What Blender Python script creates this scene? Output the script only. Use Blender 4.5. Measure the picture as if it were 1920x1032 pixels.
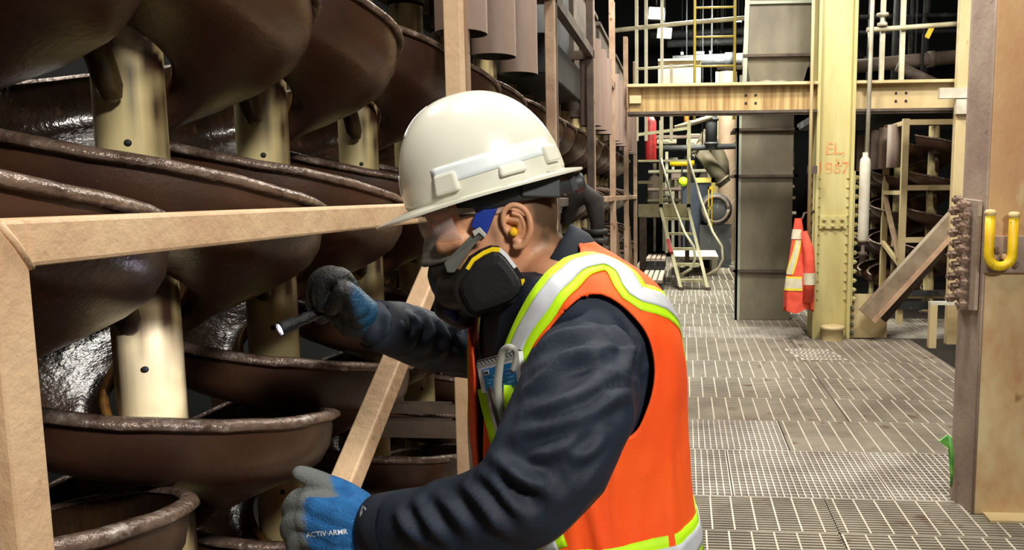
import bpy, bmesh, math, random
import numpy as np
from mathutils import Vector, Matrix, noise
from mathutils.bvhtree import BVHTree

random.seed(7)
for o in list(bpy.data.objects):
    bpy.data.objects.remove(o, do_unlink=True)
S = bpy.context.scene
COL = S.collection
PI = math.pi

# ------------------------------------------------------------------ camera
H = 1.53                                  # eye height over the grating
F, PITCH, ROLL, YAW, CX, CY = 1505.0, .117017, -.005138, .078533, 1166.4, 540.2
_cy, _sy = math.cos(YAW), math.sin(YAW)
FW = np.array([-_sy*math.cos(PITCH), _cy*math.cos(PITCH), -math.sin(PITCH)])
_r0 = np.array([_cy, _sy, 0.]); _u0 = np.cross(_r0, FW)
RT = math.cos(ROLL)*_r0 + math.sin(ROLL)*_u0
UP = -math.sin(ROLL)*_r0 + math.cos(ROLL)*_u0
EYE = np.array([0, 0, H])
cam = bpy.data.cameras.new('camera')
camo = bpy.data.objects.new('camera', cam); COL.objects.link(camo)
cam.sensor_width = 36; cam.sensor_fit = 'HORIZONTAL'; cam.lens = F*36/1920
cam.shift_x = -(CX-960)/1920; cam.shift_y = (CY-516)/1920
cam.clip_start = .05; cam.clip_end = 200
m = Matrix(((RT[0], UP[0], -FW[0], 0), (RT[1], UP[1], -FW[1], 0), (RT[2], UP[2], -FW[2], H), (0, 0, 0, 1)))
camo.matrix_world = m
S.camera = camo

def ray(x, y): return FW + (x-CX)/F*RT - (y-CY)/F*UP
def W(x, y, d): return EYE + ray(x, y)*d            # a point at depth d
def onx(x, y, X): r = ray(x, y); return EYE + r*X/r[0]
def ony(x, y, Y): r = ray(x, y); return EYE + r*Y/r[1]
def onz(x, y, Z=0.): r = ray(x, y); return EYE + r*(Z-H)/r[2]

# ------------------------------------------------------------------ world, lights, exposure
wd = bpy.data.worlds.new('world'); S.world = wd; wd.use_nodes = True
wd.node_tree.nodes['Background'].inputs[0].default_value = (.8, .88, 1, 1)
wd.node_tree.nodes['Background'].inputs[1].default_value = .045
S.view_settings.view_transform = 'Standard'; S.view_settings.look = 'None'
S.view_settings.gamma = 1; S.view_settings.use_curve_mapping = False
S.view_settings.exposure = 0.06

def area(name, loc, target, size, power, color=(1, .95, .86)):
    l = bpy.data.lights.new(name, 'AREA'); l.shape = 'RECTANGLE'
    l.size = size[0]; l.size_y = size[1]; l.energy = power; l.color = color
    o = bpy.data.objects.new(name, l); COL.objects.link(o); o.location = loc
    d = Vector(target)-Vector(loc); o.rotation_euler = d.to_track_quat('-Z', 'Y').to_euler()
    return o
# luminaires hung over the walkway
area('walkway_light', (1.6, -1.1, 3.35), (-.6, 1.7, 1.3), (.7, .35), 132)
area('walkway_light', (-.75, 1.35, 4.4), (-.8, 1.4, 0), (.9, .4), 60)
area('walkway_light', (.55, 3.2, 4.6), (.3, 3.6, 0), (.7, .4), 120)
area('walkway_light', (.2, 6.6, 4.8), (.2, 6.7, 0), (.9, .5), 185)
area('walkway_light', (.2, 11.2, 4.8), (.2, 11.6, 0), (.9, .5), 330, (.97, 1, .86))
area('walkway_light', (2.1, 5.6, 4.6), (1.9, 8.6, 1.2), (.9, .5), 140)
area('walkway_light', (.4, 15.2, 4.9), (.4, 17, 1.5), (1.2, .8), 800, (1, 1, .86))
area('rack_light', (-2.7, 2.6, 4.6), (-1.4, 2.2, .8), (.9, .4), 45)
area('rack_light', (-2.7, 7.0, 4.6), (-1.4, 6.6, .8), (.9, .4), 60)

# ------------------------------------------------------------------ materials
def lin(c):
    return tuple((v/12.92 if v <= .04045 else ((v+.055)/1.055)**2.4) for v in (c[0]/255, c[1]/255, c[2]/255))
MATS = {}
def mat(name, c, c2=None, rough=.6, metal=0., scale=8., mix=(.4, .65), bump=0., bscale=60., spec=.5,
        stretch=(1, 1, 1), c3=None, scale3=40., mix3=(.6, .68), emit=None, estr=0., rvar=0., trans=0., alpha=1., coat=0.):
    """procedural: base colour, a second one in noise patches, a third in small flecks, bump"""
    if name in MATS: return MATS[name]
    M = bpy.data.materials.new(name); M.use_nodes = True; nt = M.node_tree; N = nt.nodes; L = nt.links
    b = N['Principled BSDF']
    b.inputs['Roughness'].default_value = rough; b.inputs['Metallic'].default_value = metal
    b.inputs['Specular IOR Level'].default_value = spec
    b.inputs['Coat Weight'].default_value = coat; b.inputs['Coat Roughness'].default_value = .15
    b.inputs['Base Color'].default_value = (*lin(c), 1)
    if trans: b.inputs['Transmission Weight'].default_value = trans
    if alpha < 1: b.inputs['Alpha'].default_value = alpha
    if emit:
        b.inputs['Emission Color'].default_value = (*lin(emit), 1); b.inputs['Emission Strength'].default_value = estr
    tc = N.new('ShaderNodeTexCoord'); mp = N.new('ShaderNodeMapping'); mp.inputs['Scale'].default_value = stretch
    L.new(tc.outputs['Object'], mp.inputs['Vector'])
    def nz(sc, det=5.):
        n = N.new('ShaderNodeTexNoise'); n.inputs['Scale'].default_value = sc; n.inputs['Detail'].default_value = det
        n.inputs['Roughness'].default_value = .6; L.new(mp.outputs[0], n.inputs['Vector']); return n
    def rng(src, a, bb, x=0., y=1.):
        r = N.new('ShaderNodeMapRange'); r.inputs['From Min'].default_value = a; r.inputs['From Max'].default_value = bb
        r.inputs['To Min'].default_value = x; r.inputs['To Max'].default_value = y; L.new(src, r.inputs['Value']); return r.outputs[0]
    def mixc(fac, a, bb):
        k = N.new('ShaderNodeMix'); k.data_type = 'RGBA'
        L.new(fac, k.inputs[0])
        for v, i in ((a, 6), (bb, 7)):
            if isinstance(v, tuple): k.inputs[i].default_value = (*v, 1)
            else: L.new(v, k.inputs[i])
        return k.outputs[2]
    col = lin(c)
    if c2:
        n1 = nz(scale); f1 = rng(n1.outputs['Fac'], *mix); col = mixc(f1, col, lin(c2))
        if rvar: L.new(rng(n1.outputs['Fac'], .35, .65, max(.03, rough-rvar), min(1, rough+rvar)), b.inputs['Roughness'])
    if c3:
        n2 = nz(scale3, 3.); col = mixc(rng(n2.outputs['Fac'], *mix3), col, lin(c3))
    if not isinstance(col, tuple): L.new(col, b.inputs['Base Color'])
    if bump:
        n3 = nz(bscale, 4.); bp = N.new('ShaderNodeBump'); bp.inputs['Strength'].default_value = bump; bp.inputs['Distance'].default_value = .01
        L.new(n3.outputs['Fac'], bp.inputs['Height']); L.new(bp.outputs[0], b.inputs['Normal'])
    MATS[name] = M
    return M
def attr_mix(M, attr, c2, rough2=None):
    """mix a second colour in where the mesh's point attribute is high"""
    nt = M.node_tree; N = nt.nodes; L = nt.links; b = N['Principled BSDF']
    a = N.new('ShaderNodeAttribute'); a.attribute_name = attr
    k = N.new('ShaderNodeMix'); k.data_type = 'RGBA'; L.new(a.outputs['Fac'], k.inputs[0])
    s = b.inputs['Base Color']
    if s.is_linked: L.new(s.links[0].from_socket, k.inputs[6])
    else: k.inputs[6].default_value = s.default_value
    k.inputs[7].default_value = (*lin(c2), 1); L.new(k.outputs[2], s)
    return M

TAN = mat('tan_paint', (220, 188, 150), (206, 170, 134), .55, scale=6, bump=.35, bscale=35, c3=(170, 136, 108), scale3=30, mix3=(.7, .8))
TANB = mat('tan_brown_paint', (178, 150, 122), (152, 122, 98), .6, scale=5, bump=.25, bscale=30, c3=(120, 76, 50), scale3=14, mix3=(.62, .72))
DUSTY = mat('dusty_brown_steel', (96, 82, 70), (66, 54, 46), .75, scale=5, bump=.2)
PINK = mat('pinkish_grey_pipe', (158, 136, 124), (140, 118, 106), .6, scale=3, bump=.1, stretch=(1, 1, .3))
TROUGH = mat('brown_polyurethane', (78, 52, 38), (58, 37, 27), .36, scale=5, bump=.12, bscale=90, c3=(128, 100, 66), scale3=75, mix3=(.72, .78), rvar=.1)
WET = mat('wet_brown_trough', (36, 25, 19), (60, 40, 23), .2, spec=.4, scale=6, bump=.4, bscale=24, stretch=(1, 1, .5), c3=(84, 60, 36), scale3=20, rvar=.06)
RIM = mat('rim_painted_glints', (126, 106, 94), (80, 62, 52), .22, scale=18, bump=.5, bscale=70, c3=(196, 186, 178), scale3=34, mix3=(.56, .82), metal=.2)  # lighter base and pale flecks put the rim highlights into the colour
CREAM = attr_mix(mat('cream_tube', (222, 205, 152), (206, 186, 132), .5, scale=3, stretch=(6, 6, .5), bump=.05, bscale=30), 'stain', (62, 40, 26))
BLACKHOLE = mat('dark_bolt', (18, 14, 12), rough=.6)
RUBBER = mat('dark_rubber', (30, 28, 28), (20, 18, 18), .55)
YSTEEL = mat('yellow_green_column', (196, 186, 128), (182, 168, 108), .55, scale=3, stretch=(2, 2, .35), bump=.1, c3=(132, 108, 60), scale3=9, mix3=(.68, .76))
BEIGE = mat('beige_steel', (206, 186, 140), (190, 166, 118), .55, scale=3, stretch=(1, 1, .4), bump=.1, c3=(128, 98, 60), scale3=9, mix3=(.68, .76))
BEAMT = mat('stained_beam', (190, 164, 108), (140, 104, 54), .6, scale=7, stretch=(3, 1, .12), bump=.1, c3=(90, 70, 46), scale3=10, mix3=(.68, .78))
RCOL = mat('rust_stained_column', (212, 192, 146), (186, 140, 96), .6, scale=3.4, stretch=(1, 1, .6), bump=.2, bscale=25, c3=(140, 96, 56), scale3=8, mix3=(.66, .76))
BROWNG = mat('brown_grey_plate', (170, 150, 134), (148, 126, 112), .65, scale=4, bump=.25, bscale=40, c3=(104, 72, 52), scale3=9, mix3=(.68, .76))
GREYG = mat('grey_green_duct', (134, 126, 104), (106, 98, 82), .55, scale=2, bump=.08, stretch=(1, 1, .5))
GREYGL = mat('pale_green_duct_edge', (176, 184, 164), (156, 160, 142), .5, scale=3)
DARKM = mat('dark_machinery', (44, 44, 44), (28, 30, 34), .65, scale=3, c3=(76, 74, 68), scale3=7)
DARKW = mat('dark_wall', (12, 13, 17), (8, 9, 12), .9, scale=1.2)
OLIVE = mat('olive_paint', (176, 168, 132), (152, 142, 108), .55, scale=4, bump=.05)
HANDR = mat('pale_rail_paint', (206, 200, 172), (180, 172, 142), .5, scale=5)
YEL = mat('yellow_paint', (240, 205, 25), (222, 176, 20), .45, scale=7, c3=(96, 70, 30), scale3=26, mix3=(.66, .72), bump=.15)
YELR = mat('pale_yellow_paint', (210, 190, 96), (190, 166, 70), .5, scale=6)
WHITEP = mat('white_pipe', (216, 212, 196), (190, 182, 160), .5, scale=4)
REDP = mat('red_paint', (176, 40, 40), (140, 30, 30), .5)
GBAR = mat('grating_bar', (158, 148, 132), (130, 120, 106), .6, scale=2.2, bump=.1, c3=(116, 92, 74), scale3=5, mix3=(.6, .7))
GROD = mat('worn_grating_rod', (208, 199, 181), (188, 178, 160), .5, scale=6)
GSQ = mat('square_grating', (206, 198, 186), (170, 160, 148), .55, scale=3)

# ------------------------------------------------------------------ mesh builders
class MB:
    def __init__(s): s.v = []; s.f = []; s.mi = []; s.cur = 0; s.sm = []; s.smooth = False
    def add(s, vs, fs, smooth=None):
        b = len(s.v); s.v += [tuple(map(float, q)) for q in vs]
        for f in fs:
            s.f.append(tuple(b+i for i in f)); s.mi.append(s.cur); s.sm.append(s.smooth if smooth is None else smooth)
        return s
    def box(s, a, b):
        x0, y0, z0 = a; x1, y1, z1 = b
        return s.add([(x0, y0, z0), (x1, y0, z0), (x1, y1, z0), (x0, y1, z0), (x0, y0, z1), (x1, y0, z1), (x1, y1, z1), (x0, y1, z1)],
                     [(3, 2, 1, 0), (4, 5, 6, 7), (0, 1, 5, 4), (1, 2, 6, 5), (2, 3, 7, 6), (3, 0, 4, 7)])
    def bar(s, p, q, w, h, up=(0, 0, 1)):
        """a rectangular bar from p to q: w across, h along up"""
        p = Vector(p); q = Vector(q); t = (q-p).normalized(); u = Vector(up)
        if abs(t.dot(u)) > .99: u = Vector((0, 1, 0))
        sd = t.cross(u).normalized(); u = sd.cross(t).normalized(); vs = []
        for e in (p, q):
            for a, b in ((-1, -1), (1, -1), (1, 1), (-1, 1)): vs.append(e+sd*a*w/2+u*b*h/2)
        return s.add(vs, [(0, 1, 2, 3), (7, 6, 5, 4), (0, 4, 5, 1), (1, 5, 6, 2), (2, 6, 7, 3), (3, 7, 4, 0)])
    def tube(s, pts, r, n=10, caps=True, smooth=True):
        pts = [Vector(p) for p in pts]; k = len(pts); rs = r if hasattr(r, '__len__') else [r]*k
        t0 = (pts[1]-pts[0]).normalized(); u = t0.orthogonal().normalized(); vs = []; fs = []
        for i in range(k):
            t = (pts[min(i+1, k-1)]-pts[max(i-1, 0)]).normalized()
            u = (u-t*u.dot(t)).normalized(); w = t.cross(u)
            for j in range(n):
                a = 2*PI*j/n; vs.append(pts[i]+(u*math.cos(a)+w*math.sin(a))*rs[i])
        for i in range(k-1):
            for j in range(n):
                fs.append((i*n+j, i*n+(j+1) % n, (i+1)*n+(j+1) % n, (i+1)*n+j))
        s.add(vs, fs, smooth)
        if caps:
            b = len(s.v)-len(vs)
            s.f.append(tuple(b+j for j in reversed(range(n)))); s.f.append(tuple(b+(k-1)*n+j for j in range(n)))
            s.mi += [s.cur]*2; s.sm += [False]*2
        return s
    def lathe(s, prof, c=(0, 0, 0), ax=(0, 0, 1), n=20, smooth=True):
        a = Vector(ax).normalized(); u = a.orthogonal().normalized(); w = a.cross(u); c = Vector(c); vs = []; fs = []
        for r, z in prof:
            for j in range(n):
                t = 2*PI*j/n; vs.append(c+a*z+(u*math.cos(t)+w*math.sin(t))*r)
        for i in range(len(prof)-1):
            for j in range(n):
                fs.append((i*n+j, i*n+(j+1) % n, (i+1)*n+(j+1) % n, (i+1)*n+j))
        return s.add(vs, fs, smooth)
    def prism(s, poly, d):
        """flat polygon (3-D points) extruded by vector d"""
        n = len(poly); d = Vector(d); vs = [Vector(p) for p in poly]; vs += [p+d for p in vs]
        return s.add(vs, [tuple(reversed(range(n))), tuple(range(n, 2*n))]+[(i, (i+1) % n, n+(i+1) % n, n+i) for i in range(n)])
    def grid(s, P, closed_u=False, smooth=True, flip=False):
        P = [list(r) for r in P]; a = len(P); b = len(P[0]); fs = []
        for i in range(a-1):
            for j in range(b if closed_u else b-1):
                f = (i*b+j, i*b+(j+1) % b, (i+1)*b+(j+1) % b, (i+1)*b+j); fs.append(tuple(reversed(f)) if flip else f)
        return s.add([q for r in P for q in r], fs, smooth)
    def hexbolt(s, c, ax, r=.012, h=.012, shank=0.):
        c = Vector(c); a = Vector(ax).normalized()
        if shank: s.tube([c, c+a*shank], r*.55, 8)
        p = c+a*shank
        s.tube([p, p+a*h], r, 6, smooth=False); s.tube([p+a*h, p+a*(h*1.5)], r*.5, 6, smooth=False)
        return s
    def mesh(s, name, mats):
        me = bpy.data.meshes.new(name); me.from_pydata(s.v, [], s.f)
        for M in (mats if isinstance(mats, (list, tuple)) else [mats]): me.materials.append(M)
        me.polygons.foreach_set('material_index', s.mi); me.polygons.foreach_set('use_smooth', s.sm); me.update()
        return me
    def build(s, name, mats, parent=None, bevel=0.):
        o = bpy.data.objects.new(name, s.mesh(name, mats)); COL.objects.link(o)
        if parent: o.parent = parent
        if bevel:
            md = o.modifiers.new('bevel', 'BEVEL'); md.width = bevel; md.segments = 2; md.limit_method = 'ANGLE'; md.angle_limit = .7
        return o
def part(name, mats, parent, fn, bevel=0.):
    b = MB(); fn(b); return b.build(name, mats, parent, bevel)
def tag(o, label=None, cat=None, group=None, kind=None):
    if label: o['label'] = label
    if cat: o['category'] = cat
    if group: o['group'] = group
    if kind: o['kind'] = kind
    return o
def thing(name, label, cat, loc=(0, 0, 0), group=None, kind=None):
    o = bpy.data.objects.new(name, None); COL.objects.link(o); o.location = loc; o.empty_display_size = .1
    return tag(o, label, cat, group, kind)
def copy_tree(o, parent=None):
    c = o.copy(); COL.objects.link(c); c.parent = parent
    for ch in list(o.children): copy_tree(ch, c)
    return c
def inst(me, name, parent, loc=(0, 0, 0)):
    o = bpy.data.objects.new(name, me); COL.objects.link(o); o.parent = parent; o.location = loc; return o
def rel(root): bpy.context.view_layer.update()
# ================================================================== setting
floor = part('floor', mat('lower_level', (58, 46, 38), (34, 28, 26), .9, scale=1.2), None, lambda b: b.box((-6, -4, -1.5), (9, 30, -1.42)))
tag(floor, 'steel grating walkway floor above a dark lower level', 'floor', kind='structure')
def bar_panel(x0, x1, y0, y1, pitch=.0275, rod=.1016, off=0., bw=.011):
    b = MB(); b.cur = 0
    n = max(1, int(round((y1-y0)/pitch)))
    for i in range(n+1):
        y = y0+.004+(y1-y0-.008)*i/n
        b.box((x0, y-bw/2, -.03), (x1, y+bw/2, 0))
    b.cur = 1
    x = math.ceil((x0-off)/rod)*rod+off
    while x < x1:
        b.box((x-.004, y0+.002, -.012), (x+.004, y1-.002, .0015)); x += rod
    b.cur = 0
    b.box((x0, y0, -.03), (x0+.005, y1, 0)); b.box((x1-.005, y0, -.03), (x1, y1, 0))
    return b.build('grating_panel', [GBAR, GROD], floor)
def sq_panel(x0, x1, y0, y1, px=.036, py=.042):
    b = MB()
    n = max(1, int(round((y1-y0)/py)))
    for i in range(n+1):
        y = y0+.004+(y1-y0-.008)*i/n; b.box((x0, y-.003, -.03), (x1, y+.003, -.001))
    k = max(1, int(round((x1-x0)/px)))
    for i in range(k+1):
        x = x0+.004+(x1-x0-.008)*i/k; b.box((x-.0035, y0, -.03), (x+.0035, y1, 0))
    return b.build('grating_panel', GSQ, floor)
XL = -.62
rows = [(-.9, -.2), (-.2, .5), (.5, 1.2), (1.2, 1.9), (1.9, 2.5), (2.5, 3.0), (3.0, 3.535), (3.54, 3.955)]
for i, (a, c) in enumerate(rows):
    bar_panel(XL, .7, a, c-.004, off=.03*(i % 3)); bar_panel(.704, 2.6, a, c-.004, off=.03*(i % 3))
sq_panel(XL, .247, 3.96, 4.705); sq_panel(.253, 1.05, 3.96, 4.705); sq_panel(1.056, 2.2, 3.96, 4.705)
sq_panel(XL, .625, 4.71, 5.34)
bar_panel(.63, 2.3, 4.71, 5.345, .02, off=.05)
for i, (a, c) in enumerate(((5.35, 5.945), (5.95, 6.615), (6.62, 7.285), (7.29, 8.48))):
    bar_panel(XL, 1.1, a, c, .022, off=(.0, .04, .075, .02)[i]); bar_panel(1.104, 2.35, a, c, .022, off=(.0, .04, .075, .02)[i])
sq_panel(XL, .3, 8.485, 9.21, .06, .05); sq_panel(.305, 1.32, 8.485, 9.21, .06, .05)
sq_panel(1.73, 3.6, 8.7, 9.9, .06, .05)
for i, (a, c) in enumerate(((9.215, 10.2), (10.205, 11.1), (11.105, 12.0))): bar_panel(XL, 1.6, a, c, .028, off=.03*i)
sq_panel(XL, 1.6, 12.005, 12.7, .06, .05)
for i, (a, c) in enumerate(((12.705, 14.2), (14.205, 16.2), (16.205, 19.5))): bar_panel(XL-.4, 2.2, a, c, .05, .12, off=.03*i)
# long bearers under the panels
part('floor_bearer', DUSTY, floor, lambda b: [b.box((x-.04, -1, -.19), (x+.04, 19.5, -.034)) for x in (-.55, .25, 1.05, 2.0)])
part('rack_deck', DUSTY, floor, lambda b: b.box((-1.8, -1.2, -.08), (-.625, 13, -.001)))
# slotted drain plates let into the walkway
def drain(b):
    for r in range(4):
        y = 7.35+.16*r*.9; x0 = .98+.03*(3-r)
        b.cur = 0; b.box((x0, y, .001), (x0+.42, y+.09, .006)); b.cur = 1
        for k in range(9): b.box((x0+.03+k*.042, y+.03, .005), (x0+.055+k*.042, y+.06, .0075))
tag(part('drain_plate', [GSQ, BLACKHOLE], None, drain), 'slotted drain plate set in the walkway before the yellow column', 'drain')
# concrete-dark enclosing walls far behind everything and the roof
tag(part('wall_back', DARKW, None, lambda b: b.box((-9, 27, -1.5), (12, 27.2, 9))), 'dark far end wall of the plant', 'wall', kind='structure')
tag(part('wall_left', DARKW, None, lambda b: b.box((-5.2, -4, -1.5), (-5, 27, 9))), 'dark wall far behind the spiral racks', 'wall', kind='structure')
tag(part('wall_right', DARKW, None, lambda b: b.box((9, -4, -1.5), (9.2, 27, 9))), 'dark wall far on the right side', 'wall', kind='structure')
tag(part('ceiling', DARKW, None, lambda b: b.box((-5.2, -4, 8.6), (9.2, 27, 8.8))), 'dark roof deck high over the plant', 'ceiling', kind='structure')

# ------------------------------------------------------------------ mid column (H-section) with splice plates, stencil
cx0, cx1, cyf = 1.335, 1.722, 8.45
col = thing('steel_column', 'yellow-green H-section steel column with riveted base and red stencilled elevation mark', 'column', ((cx0+cx1)/2, 8.6, 0))
def P_(root): return Matrix.Translation(-Vector(root.location))
def rpart(name, mats, root, fn, bevel=0.):
    """part built in world coordinates under an Empty that stands at its base"""
    o = part(name, mats, root, fn, bevel); o.matrix_parent_inverse = Matrix() if root.parent else P_(root); return o
zt = 5.2
rpart('flange', YSTEEL, col, lambda b: b.box((cx0, cyf, 0), (cx0+.035, cyf+.36, zt)), .004)
rpart('flange', YSTEEL, col, lambda b: b.box((cx1-.035, cyf, 0), (cx1, cyf+.36, zt)), .004)
rpart('web', YSTEEL, col, lambda b: b.box((cx0+.03, cyf+.06, 0), (cx1-.03, cyf+.10, zt)))
sp = rpart('splice_plate', YSTEEL, col, lambda b: b.box((1.39, cyf+.04, 1.155), (1.668, cyf+.062, 1.29)), .003)
for i in range(3):
    for j in range(2):
        rpart('bolt', YSTEEL, sp, lambda b: b.hexbolt((1.435+i*.092, cyf+.04, 1.19+j*.066), (0, -1, 0), .022, .02))
rpart('side_plate', YSTEEL, col, lambda b: b.box((cx0-.02, cyf+.02, .35), (cx0, cyf+.3, 1.75)))
rpart('side_plate', YSTEEL, col, lambda b: b.box((cx1, cyf+.02, .35), (cx1+.02, cyf+.3, 1.75)))
for z in np.arange(.42, 1.72, .097):
    rpart('bolt', YSTEEL, col, lambda b: b.hexbolt((cx1+.02, cyf+.06, z), (1, 0, 0), .026, .03))
    rpart('bolt', DUSTY, col, lambda b: b.hexbolt((cx0-.02, cyf+.06, z+.03), (-1, 0, 0), .026, .03))
    rpart('rivet', YSTEEL, col, lambda b: b.hexbolt((cx0+.05, cyf+.06, z), (0, -1, 0), .014, .012))
    rpart('rivet', YSTEEL, col, lambda b: b.hexbolt((cx1-.05, cyf+.06, z), (0, -1, 0), .014, .012))
rpart('drain_socket', BEIGE, col, lambda b: b.lathe([(.0, .155), (.1, .155), (.125, .15), (.125, .12), (.112, .115), (.112, 0)], (1.535, cyf-.05, 0), n=22))
gus = rpart('gusset_plate', BEIGE, col, lambda b: b.prism([(1.725, cyf+.1, 0), (2.13, cyf+.1, 0), (2.11, cyf+.1, .46), (1.725, cyf+.1, .47)], (0, .03, 0)))
for z in np.arange(.06, .46, .085):
    rpart('bolt', GREYG, gus, lambda b: b.hexbolt((1.76, cyf+.1, z), (0, -1, 0), .022, .025))
STEN = mat('faded_red_stencil', (204, 128, 80), (196, 172, 112), .7, scale=24, mix=(.42, .6))
def text_mesh(txt, size, name, M, loc, rot, parent=None, ext=.0006, font=None, root=None, sx=1.):
    cu = bpy.data.curves.new(name, 'FONT'); cu.body = txt; cu.size = size; cu.extrude = ext; cu.align_x = 'CENTER'; cu.offset = size*.012
    t = bpy.data.objects.new(name, cu); COL.objects.link(t)
    me = bpy.data.meshes.new_from_object(t.evaluated_get(bpy.context.evaluated_depsgraph_get()))
    bpy.data.objects.remove(t); me.materials.clear(); me.materials.append(M)
    mw = Matrix.Translation(loc) @ rot.to_4x4() @ Matrix.Diagonal((sx, 1, 1, 1)); me.transform(mw)
    o = bpy.data.objects.new(name, me); COL.objects.link(o)
    if parent: o.parent = parent
    if root: o.matrix_parent_inverse = P_(root)
    return o
RX = Matrix.Rotation(PI/2, 3, 'X')
text_mesh('EL,', .17, 'stencil_text', STEN, (1.535, cyf+.058, 1.92), RX, col, root=col)
text_mesh('1867', .17, 'stencil_text', STEN, (1.515, cyf+.058, 1.725), RX, col, root=col)
text_mesh("'L", .10, 'stencil_text', STEN, (1.575, cyf+.058, 1.80), RX, col, root=col)

# ------------------------------------------------------------------ right column with bolt cluster and yellow hook
rc = thing('steel_column', 'large rust-stained beige steel column at the right edge carrying a yellow hook', 'column', (1.6, 3.95, 0))
rpart('front_plate', RCOL, rc, lambda b: b.box((1.372, 3.80, 0), (1.95, 3.835, 3.6)), .004)
rpart('side_plate', BROWNG, rc, lambda b: b.prism([(1.372, 3.80, 0), (1.40, 3.835, 0), (1.40, 3.99, 0), (1.335, 3.99, 0)], (0, 0, 3.6)))
rpart('rear_plate', BROWNG, rc, lambda b: b.box((1.34, 3.99, 0), (1.95, 4.03, 3.6)))
rpart('weld_seam', BROWNG, rc, lambda b: b.tube([(1.374, 3.799, 0.0), (1.372, 3.799, 1.0), (1.373, 3.799, 2.2), (1.372, 3.799, 3.6)], .007, 6))
rpart('base_plate', BEIGE, rc, lambda b: b.box((1.42, 3.70, 0), (2.0, 3.81, .012)))
cl = rpart('splice_plate', BROWNG, rc, lambda b: b.prism([(1.362, 3.82, .98), (1.335, 3.985, .96), (1.335, 3.985, 1.50), (1.362, 3.82, 1.49)], (-.018, -.002, 0)), .003)
BOLTM = mat('rusty_bolt', (158, 134, 116), (120, 96, 82), .6, scale=20, bump=.3)
for i in range(10):
    for j in range(2):
        z = 1.005+i*.052+(j*.02); y = 3.865+j*.075
        x = 1.35-(y-3.80)*.16
        rpart('bolt', BOLTM, cl, lambda b: b.hexbolt((x-.018, y, z), (-1, -.12, 0), .0225, .026, .024 if (i+j) % 2 else .010))
rpart('cover_plate', mat('rust_tan_plate', (202, 164, 116), (188, 142, 98), .6, scale=3, stretch=(1, 1, .5), bump=.2, bscale=30, c3=(206, 186, 140), scale3=7, mix3=(.6, .72)), rc, lambda b: b.box((1.376, 3.788, 1.155), (1.95, 3.80, 3.6)), .003)
lp = rpart('lug_plate', BROWNG, rc, lambda b: b.box((1.366, 3.776, 1.16), (1.56, 3.788, 1.33)), .003)
for (x, z) in ((1.385, 1.215), (1.50, 1.20), (1.42, 1.265)):
    rpart('bolt', BOLTM, lp, lambda b: b.hexbolt((x, 3.776, z), (0, -1, 0), .016, .016))
hk = [(1.365, 3.73, 1.435), (1.365, 3.73, 1.26)]
for a in range(0, 181, 15): hk.append((1.4165-.0515*math.cos(math.radians(a)), 3.73, 1.245-.05*math.sin(math.radians(a))))
hk += [(1.468, 3.73, 1.26), (1.468, 3.73, 1.425)]
hook = rpart('hook', YEL, rc, lambda b: b.tube(hk, .0215, 14)); hook['label'] = 'yellow U-shaped hook'
for x, z in ((1.365, 1.43), (1.468, 1.42)):
    rpart('hook_cap', mat('worn_cap', (216, 190, 120), (230, 214, 170), .6, scale=20), hook,
          lambda b: b.lathe([(0, .022), (.018, .02), (.026, .012), (.026, .0), (.0215, -.006)], (x, 3.73, z), n=14))
rpart('hook_standoff', RCOL, hook, lambda b: [b.tube([(x, 3.735, 1.235), (x, 3.80, 1.235)], .014, 8) for x in (1.39, 1.445)])
gt = MB()
gp = [ony(1779, 818, 3.9), ony(1784, 850, 3.9), ony(1783, 885, 3.9), ony(1780, 912, 3.9)]
gt.grid([[tuple(p+np.array([-.012*w, .02*math.sin(i*1.7), 0])), tuple(p+np.array([.012, .0, 0]))] for i, (p, w) in enumerate(zip(gp, (1.0, .7, .5, .2)))])
q0 = ony(1762, 828, 3.9); q1 = ony(1777, 817, 3.9); q2 = ony(1778, 842, 3.9)
gt.add([q0, q1, q2, q0+[0, .01, 0], q1+[0, .01, 0], q2+[0, .01, 0]], [(0, 1, 2), (5, 4, 3), (0, 3, 4, 1), (1, 4, 5, 2), (2, 5, 3, 0)])
go = gt.build('plastic_strip', mat('green_plastic', (70, 150, 60), (120, 180, 84), .4, scale=20))
md = go.modifiers.new('thick', 'SOLIDIFY'); md.thickness = .003
tag(go, 'scrap of green plastic strip clinging to the right column', 'strip')

# ------------------------------------------------------------------ cross beams between the columns
def ibeam(label, xa, xb, z0, z1, M):
    r = thing('cross_beam', label, 'beam', ((xa+xb)/2, 8.6, z0))
    rpart('web', M, r, lambda b: b.box((xa, 8.52, z0), (xb, 8.55, z1)))
    rpart('top_flange', BEIGE, r, lambda b: b.box((xa, 8.42, z1), (xb, 8.68, z1+.03)), .003)
    rpart('bottom_flange', DUSTY, r, lambda b: b.box((xa, 8.42, z0-.03), (xb, 8.68, z0)), .003)
    rpart('checker_edge', DUSTY, r, lambda b: [b.bar((x, 8.44, z0-.05), (x+.03, 8.44, z0-.032), .006, .012, (0, 1, 0)) for x in np.arange(xa, xb-.03, .022)])
    return r
b1 = ibeam('rust-streaked tan cross beam between the left rack and the yellow column', -.60, cx0, 2.37, 2.62, BEAMT)
b2 = ibeam('pale beige cross beam between the yellow column and the right column', cx1, 3.4, 2.37, 2.62, BEIGE)
for bx, r in ((.62, b1), (2.13, b2)):
    for i in range(2):
        for j in range(2):
            rpart('bolt', BLACKHOLE, r, lambda b: b.hexbolt((bx+i*.1, 8.52, 2.45+j*.08), (0, -1, 0), .014, .008))
rpart('end_cleat', BEIGE, b1, lambda b: b.box((-.58, 8.48, 2.46), (-.46, 8.52, 2.54)))
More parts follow.
